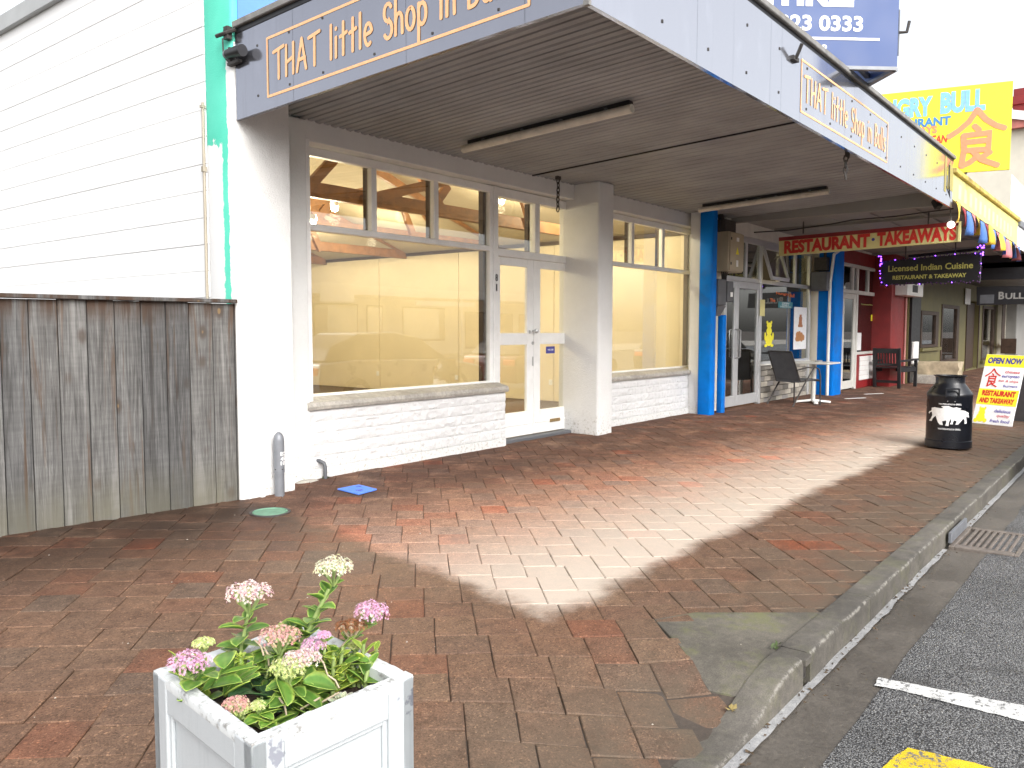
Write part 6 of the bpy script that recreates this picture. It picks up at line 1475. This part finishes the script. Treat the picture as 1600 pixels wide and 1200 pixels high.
def flower_head(plant, c, R, key, seed, tilt=0, flat_=.95):
    R *= 1.3; r_ = random.Random(seed); mb = MB(); cl = [(0, 0, R*.5)]+[(R*.60*math.cos(a+seed), R*.60*math.sin(a+seed), R*.40) for a in [k*2*math.pi/6 for k in range(6)]]
    tl_ = Matrix.Rotation(tilt, 3, 'X')
    for cx_, cy_, cr in cl:
        cr *= r_.uniform(.85, 1.12)
        n = int(22+cr*1500)
        for k in range(n):
            ph = math.acos(1-1.25*(k+.5)/n); th = k*2.39996+r_.uniform(-.3, .3); d_ = Vector((math.sin(ph)*math.cos(th), math.sin(ph)*math.sin(th), math.cos(ph)*flat_+.12))
            p = Vector((cx_, cy_, -.35*(cx_*cx_+cy_*cy_)/R))+d_*cr*r_.uniform(.86, 1.12); dd_ = (d_+Vector((r_.uniform(-.4, .4), r_.uniform(-.4, .4), r_.uniform(-.1, .5)))).normalized()
            a_ = dd_.orthogonal().normalized(); b_ = dd_.cross(a_); fr = r_.uniform(.0030, .0048)*(1.0 if R > .03 else .85); rot = r_.uniform(0, 6); base = len(mb.v); mb.ca = min(1, max(0, r_.gauss(.5, .24)))
            vs = [p-dd_*fr*.2]
            for q in range(5):
                an = rot+q*2*math.pi/5; vs += [p+(a_*math.cos(an-.36)+b_*math.sin(an-.36))*fr*.55+dd_*fr*.15, p+(a_*math.cos(an)+b_*math.sin(an))*fr*1.05+dd_*fr*.30, p+(a_*math.cos(an+.36)+b_*math.sin(an+.36))*fr*.55+dd_*fr*.15]
            mb.add([c+tl_@v for v in vs], [(0, 1+3*q, 2+3*q, 3+3*q) for q in range(5)])
    h = build('flower_head', mb, HM[key], plant, attr=True, recalc=False)
    st = MB()
    for cx_, cy_, cr in cl: st.tube([c+tl_@Vector((0, 0, -R*.95)), c+tl_@Vector((cx_*.7, cy_*.7, -R*.25-.2*cr)), c+tl_@Vector((cx_, cy_, .1*cr))], [.0035, .0028, .006], 5)
    build('stalks', st, STEM if key != 'brown' else TWIG, h, smooth=60)
    return h
def stem(plant, base, top, seed, n=8, size=(.05, .028), typ='g', el=(.15, .75), r=.0048, t0=.05, t1=.95, m=None):
    r_ = random.Random(seed); mid = base.lerp(top, .5)+Vector((r_.uniform(-.008, .008), r_.uniform(-.008, .008), 0))
    build('stem', MB().tube([base, mid, top], [r*1.15, r, r*.8], 7), m or STEM, plant, smooth=60)
    for k in range(n):
        t = t0+(t1-t0)*k/max(1, n-1); p = (base.lerp(mid, t*2) if t < .5 else mid.lerp(top, t*2-1)); az = seed+k*2.4+r_.uniform(-.4, .4)
        put_leaf(plant, p, az, r_.uniform(*el), (size[0]+(size[1]-size[0])*t)*r_.uniform(.85, 1.15), typ, r_.uniform(-.35, .35))
def soilp(a, b): return pp(a*pwx, b*pwy, ZS-.01)
def hp(u, v, a, b):     # head seen at u,v above planter position a,b (camera depth of that position)
    q = pp(a*pwx, b*pwy, .6); return DP(u, v, (q-CAM).dot(RF))
def plant(label, a, b): return thing('stonecrop_plant', tuple(soilp(a, b)), label, 'plant', 'stonecrops growing in the white planter box')
# tall stem, white-pink head, at the back left
q = plant('tall stonecrop with a big white and pink flower head at the planter back left', .42, .80)
h = hp(389, 925, .42, .80); stem(q, soilp(.42, .80), h-Vector((0, 0, .035)), 1, 17, (.050, .036), 'g', (.1, .8), t0=.22, t1=.96); flower_head(q, h, .042, 'pinkwhite', 1)
# tall cream
q = plant('tallest stonecrop with a cream flower head at the back of the planter', .62, .78)
h = hp(521, 886, .66, .74); stem(q, soilp(.64, .76), h-Vector((0, 0, .03)), 2.2, 22, (.054, .028), 'g', (.35, .95), t0=.2, t1=.97, r=.0055); flower_head(q, h, .036, 'cream', 2)
for k in range(6): put_leaf(q, soilp(.62, .74)+Vector((0, 0, .05+.012*k)), 2.6+k*.7, .35, .055, 'g')
# right back: magenta + dead brown head
q = plant('stonecrop with a bright magenta head leaning over the back right corner', .80, .70)
h = hp(580, 955, .86, .64); stem(q, soilp(.82, .68), h-Vector((0, 0, .028)), 3.1, 12, (.048, .032), 'g', (.1, .8)); flower_head(q, h, .032, 'magenta', 3, .2)
q = plant('stonecrop carrying a withered brown flower head', .76, .62)
h = hp(549, 976, .78, .62); stem(q, soilp(.74, .60), h-Vector((0, 0, .028)), 4.0, 5, (.045, .03), 'y', (.1, .6), m=TWIG); flower_head(q, h, .031, 'brown', 4, 0, .5)
for u, v, a, b, s in ((556, 1018, .84, .5, 5.1), (572, 1040, .86, .42, 5.9), (590, 1015, .92, .50, 6.6), (540, 1050, .78, .42, 7.1)):
    h = hp(u, v, a, b); stem(q, soilp(a-.02, b-.02), h, s, 9, (.050, .022), 'g' if s < 6.5 else 'y', (.2, 1.1))
for u, v, a, b, sd2 in ((556, 1008, .83, .52, 61),): flower_head(q, hp(u, v, a, b), .014, 'lime', sd2)
# middle clump
q = plant('stonecrop with a dusty pink head in the middle of the planter', .52, .60)
h = hp(437, 993, .52, .60); stem(q, soilp(.53, .60), h-Vector((0, 0, .03)), 5.3, 9, (.046, .03)); flower_head(q, h, .037, 'dusty', 5)
q = plant('stonecrop with a small magenta double head near the planter centre', .62, .52)
h = hp(490, 1008, .63, .50); stem(q, soilp(.63, .48), h-Vector((0, 0, .026)), 6.3, 8, (.045, .03)); flower_head(q, h, .023, 'magenta', 6); flower_head(q, hp(506, 992, .64, .5), .012, 'magenta', 7)
q = plant('broad leaved stonecrop with joined pink and lime heads over the front rim', .52, .30)
h = hp(471, 1027, .55, .36); stem(q, soilp(.56, .34), h-Vector((0, 0, .03)), 7.2, 8, (.055, .035)); flower_head(q, h, .034, 'pinkwhite', 8, 0, .55)
h = hp(449, 1043, .50, .30); stem(q, soilp(.50, .28), h-Vector((0, 0, .03)), 8.1, 12, (.066, .04), 'g', (-.15, .6)); flower_head(q, h, .031, 'lime', 9)
for k, (u, v) in enumerate(((430, 1075), (455, 1090), (440, 1100), (470, 1080), (420, 1088))): put_leaf(q, hp(u+4, v-14, .52, .26), -1.9+.5*k, -.25, .062, 'g', .3*(k-2))
# left clump
q = plant('stonecrop with a pink head spilling over the left corner of the planter', .10, .72)
h = hp(297, 1033, .12, .70); stem(q, soilp(.14, .70), h-Vector((0, 0, .03)), 9.2, 7, (.06, .035), 'g'); flower_head(q, h, .034, 'magenta', 10, .1)
h = hp(318, 1004, .16, .76); stem(q, soilp(.18, .74), h-Vector((0, 0, .015)), 10.1, 7, (.05, .022), 'y', (.4, 1.2)); flower_head(q, h, .018, 'lime', 11)
h = hp(272, 1022, .08, .76); stem(q, soilp(.11, .74), h-Vector((0, 0, .0)), 11.5, 8, (.045, .02), 'y', (.5, 1.3))
for k, (u, v) in enumerate(((305, 1070), (320, 1060), (330, 1080), (345, 1060), (318, 1085), (340, 1075), (352, 1050), (298, 1062))): put_leaf(q, hp(u, v-6, .17, .62), -2.3+.55*k, .25+.1*(k % 3), .058, 's' if k % 2 else 'g', .2*(k % 3-1))
for k in range(5): put_leaf(q, soilp(.22, .62)+Vector((0, 0, .035)), -1.4+.5*k, .7, .07, 's')
# front left small
q = plant('low stonecrop with a tan and pink head at the near left rim', .26, .34)
h = hp(368, 1100, .26, .30); stem(q, soilp(.28, .32), h-Vector((0, 0, .024)), 12.2, 9, (.05, .03), 'g', (-.1, .6)); flower_head(q, h, .022, 'dusty', 12); flower_head(q, h+Vector((.008, -.004, -.012)), .016, 'lime', 15)
h = hp(404, 1102, .36, .24); stem(q, soilp(.36, .26), h-Vector((0, 0, .016)), 13.4, 8, (.045, .028), 'g', (-.2, .5)); flower_head(q, h, .013, 'lime', 13)
for k, (u, v) in enumerate(((402, 1130), (412, 1122), (392, 1118), (422, 1108))): put_leaf(q, hp(u-8, v-6, .36, .22), -.6+.5*k, -.05, .042, 'g')
# dark rounded plant and pale rosettes
q = thing('dark_succulent', tuple(soilp(.38, .52)), 'dark green round leaved plant low in the shade of the planter', 'plant')
for k in range(26):
    r_ = random.Random(k+300); a, b = .30+.26*r_.random(), .38+.34*r_.random(); put_leaf(q, soilp(a, b)+Vector((0, 0, .02+.03*r_.random())), r_.uniform(0, 6.28), r_.uniform(.1, .7), r_.uniform(.03, .045), 'd', r_.uniform(-.3, .3))
build('stem', MB().tube([soilp(.38, .52), soilp(.40, .54)+Vector((0, 0, .04))], .004, 6), STEM, q)
def rosette(c, R, typ, label, n=26, nm='rosette_succulent'):
    q = thing(nm, tuple(c), label, 'plant')
    for k in range(n): t = k/n; put_leaf(q, c+Vector((0, 0, .006+.010*(1-t))), k*2.4, 1.25-1.1*t, R*(.35+.65*t), typ)
    build('core', MB().lathe([(0, .022), (.006, .014), (.008, 0)], c, 8), LP if typ == 'p' else LY, q, smooth=60)
rosette(soilp(.64, .155)+Vector((0, 0, .016)), .034, 'p', 'pale grey rosette succulent at the near rim of the planter', 30)
rosette(hp(376, 1038, .30, .62), .022, 'y', 'small lime rosette standing above the dark round leaves', 14, 'lime_rosette')
# filler leaves and dry twigs
q = thing('dry_twigs', tuple(soilp(.6, .4)), 'dry pale broken flower stalks among the stonecrops', 'twigs')
for (u0, v0, u1, v1, a, b) in ((493, 1020, 512, 1055, .66, .34), (512, 1055, 530, 1075, .68, .28), (484, 1108, 530, 1082, .62, .18), (556, 1000, 568, 1040, .82, .48), (398, 1000, 412, 1024, .42, .68), (412, 1010, 420, 1040, .44, .66), (470, 1108, 500, 1090, .56, .16), (436, 1090, 448, 1120, .46, .2)):
    build('twig', MB().tube([hp(u0, v0, a, b), hp((u0+u1)/2+3, (v0+v1)/2-2, a, b), hp(u1, v1, a, b)], .0022, 5), TWIG, q)
q = plant('leafy flowerless stonecrop shoots filling the right of the planter', .80, .34)
for k in range(14):
    r_ = random.Random(k+70); a, b = .70+.22*r_.random(), .22+.42*r_.random(); stem(q, soilp(a, b), soilp(a, b)+Vector((r_.uniform(-.01, .02), r_.uniform(-.02, .01), r_.uniform(.06, .11))), k*1.3, 8, (.05, .026), 'g' if k % 3 else 'y', (.15, 1.0))
q = plant('leafy flowerless stonecrop shoots behind the dark round leaves', .50, .56)
for k in range(11):
    r_ = random.Random(k+170); a, b = .46+.24*r_.random(), .44+.30*r_.random(); stem(q, soilp(a, b), soilp(a, b)+Vector((0, 0, r_.uniform(.04, .08))), k*1.7, 7, (.048, .03), 'g', (.15, .9))

# ================================================================== ACROSS THE STREET (seen in the glass)
def opposite(x0, x1, h, m, label):
    t = thing('opposite_shop', ((x0+x1)/2, -21, -.3), label, 'shop', 'shops across the street')
    build('wall', box(x0, x1-.05, -30, -21, -.3, h), m, t)
    build('verandah', box(x0+.2, x1-.3, -21, -18, 2.9, 3.35), M['vwhite'], t)
    ro = random.Random(int(x0*7+99)); x = x0+.8
    while x < x1-2.5:
        w_ = ro.uniform(1.0, 3.4); hb = ro.choice((.1, .6, .8)); ht = ro.uniform(2.2, 2.6)
        w = build('window' if hb > .2 else 'door', box(x, x+w_, -21.02, -20.98, hb, ht), M['darkwood'], t)
        if ro.random() < .8: build('pane', box(x+.08, x+w_-.08, -20.97, -20.96, hb+.1, ht-.08), M['darkglass'], w)
        x += w_+ro.uniform(.4, 2.2)
    for x in (x0+.6, (x0+x1)/2, x1-.8): build('post', box(x, x+.12, -18.2, -18.08, -.25, 2.9), M['pwhite'], t)
kerb2 = kind(build('far_pavement', box(-60, 120, -30, -17.6, -.35, -.16), M['sill']), 'structure')
opposite(-14, 2, 6.0, pm('opposite cream wall', (.5, .46, .38), .7), 'cream shop with white verandah across the street, facing the white shop')
opposite(2, 20, 5.2, pm('opposite grey wall', (.33, .33, .33), .7), 'grey shop with white verandah across the street')
opposite(20, 46, 6.4, pm('opposite white wall', (.68, .67, .65), .7), 'long white shop with verandah across the street')
def MIR(u, v, y): q = AX(u, v, 1, 2*5.88-y); return q.x, q.z
for k, (u0, v0, u1, v1, lb) in enumerate(((501, 440, 553, 472, 'white square shop sign across the street, mirrored in the large shop window'), (650, 470, 742, 480, 'long thin white sign strip across the street, mirrored in the large shop window'))):
    a0, z1 = MIR(u0, v0, -17.9); a1, z0 = MIR(u1, v1, -17.9)
    tag(build('opposite_sign', box(a0, a1, -17.95, -17.9, z0, z1), M['vwhite'], org=(a0, -17.9, z0)), lb, 'sign')
def car(x, y, m, label, rz=0):
    t = thing('parked_car', (x, y, ROADZ(0)), label, 'car', 'cars parked along the kerb'); z0 = ROADZ(0)+.0
    def P(a, b, z): return (x+a, y+b, z0+z)
    def loft(prof, ws, name, m_, par):
        mb = MB(); n = len(prof)
        for s in (-1, 1): mb.v += [Vector(P(a, s*w_, z)) for (a, z), w_ in zip(prof, ws)]
        mb.f += [list(range(n)), list(range(n, 2*n))[::-1]]+[(i, n+i, n+(i+1) % n, (i+1) % n) for i in range(n)]; mb.m += [0]*(n+2); mb.a += [0]*(n+2)
        return build(name, mb, m_, par, bevel=.05, seg=3, smooth=50)
    body = loft([(-2.15, .28), (2.15, .28), (2.2, .55), (2.1, .74), (1.15, .90), (-1.3, .95), (-2.15, .90), (-2.2, .6)], [.80, .80, .84, .82, .80, .80, .80, .84], 'body', m, t)
    loft([(-2.0, .92), (1.2, .89), (.45, 1.36), (-.2, 1.44), (-1.1, 1.42), (-1.75, 1.2)], [.76, .76, .60, .58, .58, .62], 'windows', M['black'], t)
    loft([(.40, 1.37), (-.2, 1.455), (-1.1, 1.435), (-1.2, 1.37)], [.58, .57, .57, .58], 'roof', m, t)
    for a in (-1.35, 1.35):
        for s in (-.80, .80):
            w = build('wheel', MB().tube([P(a, s-.1, .31), P(a, s+.1, .31)], .31, 20), M['black'], t, bevel=.02); build('rim', MB().tube([P(a, s-.108, .31), P(a, s+.108, .31)], .19, 14), M['alum'], w)
    for s in (-.6, .6): build('headlight', box(x+2.1, x+2.2, y+s-.17, y+s+.17, z0+.6, z0+.72), M['vwhite'], t, bevel=.02); build('tail_light', box(x-2.21, x-2.12, y+s-.17, y+s+.17, z0+.68, z0+.82), M['signred'], t, bevel=.02)
car(16.5, -.35, pm('dark red car paint', (.16, .012, .018), .25, .05, 2, 0, coat=1), 'dark red hatchback parked at the kerb, mirrored in the takeaway window')
car(24.5, -.35, pm('black car paint', (.02, .02, .022), .25, .05, 2, 0, coat=1), 'black hatchback parked at the kerb further along the street')
car(11.2, -.55, pm('silver car paint', (.45, .46, .47), .3, .05, 2, 0, metal=.5, coat=1), 'silver hatchback parked at the kerb, mirrored in the large shop window')
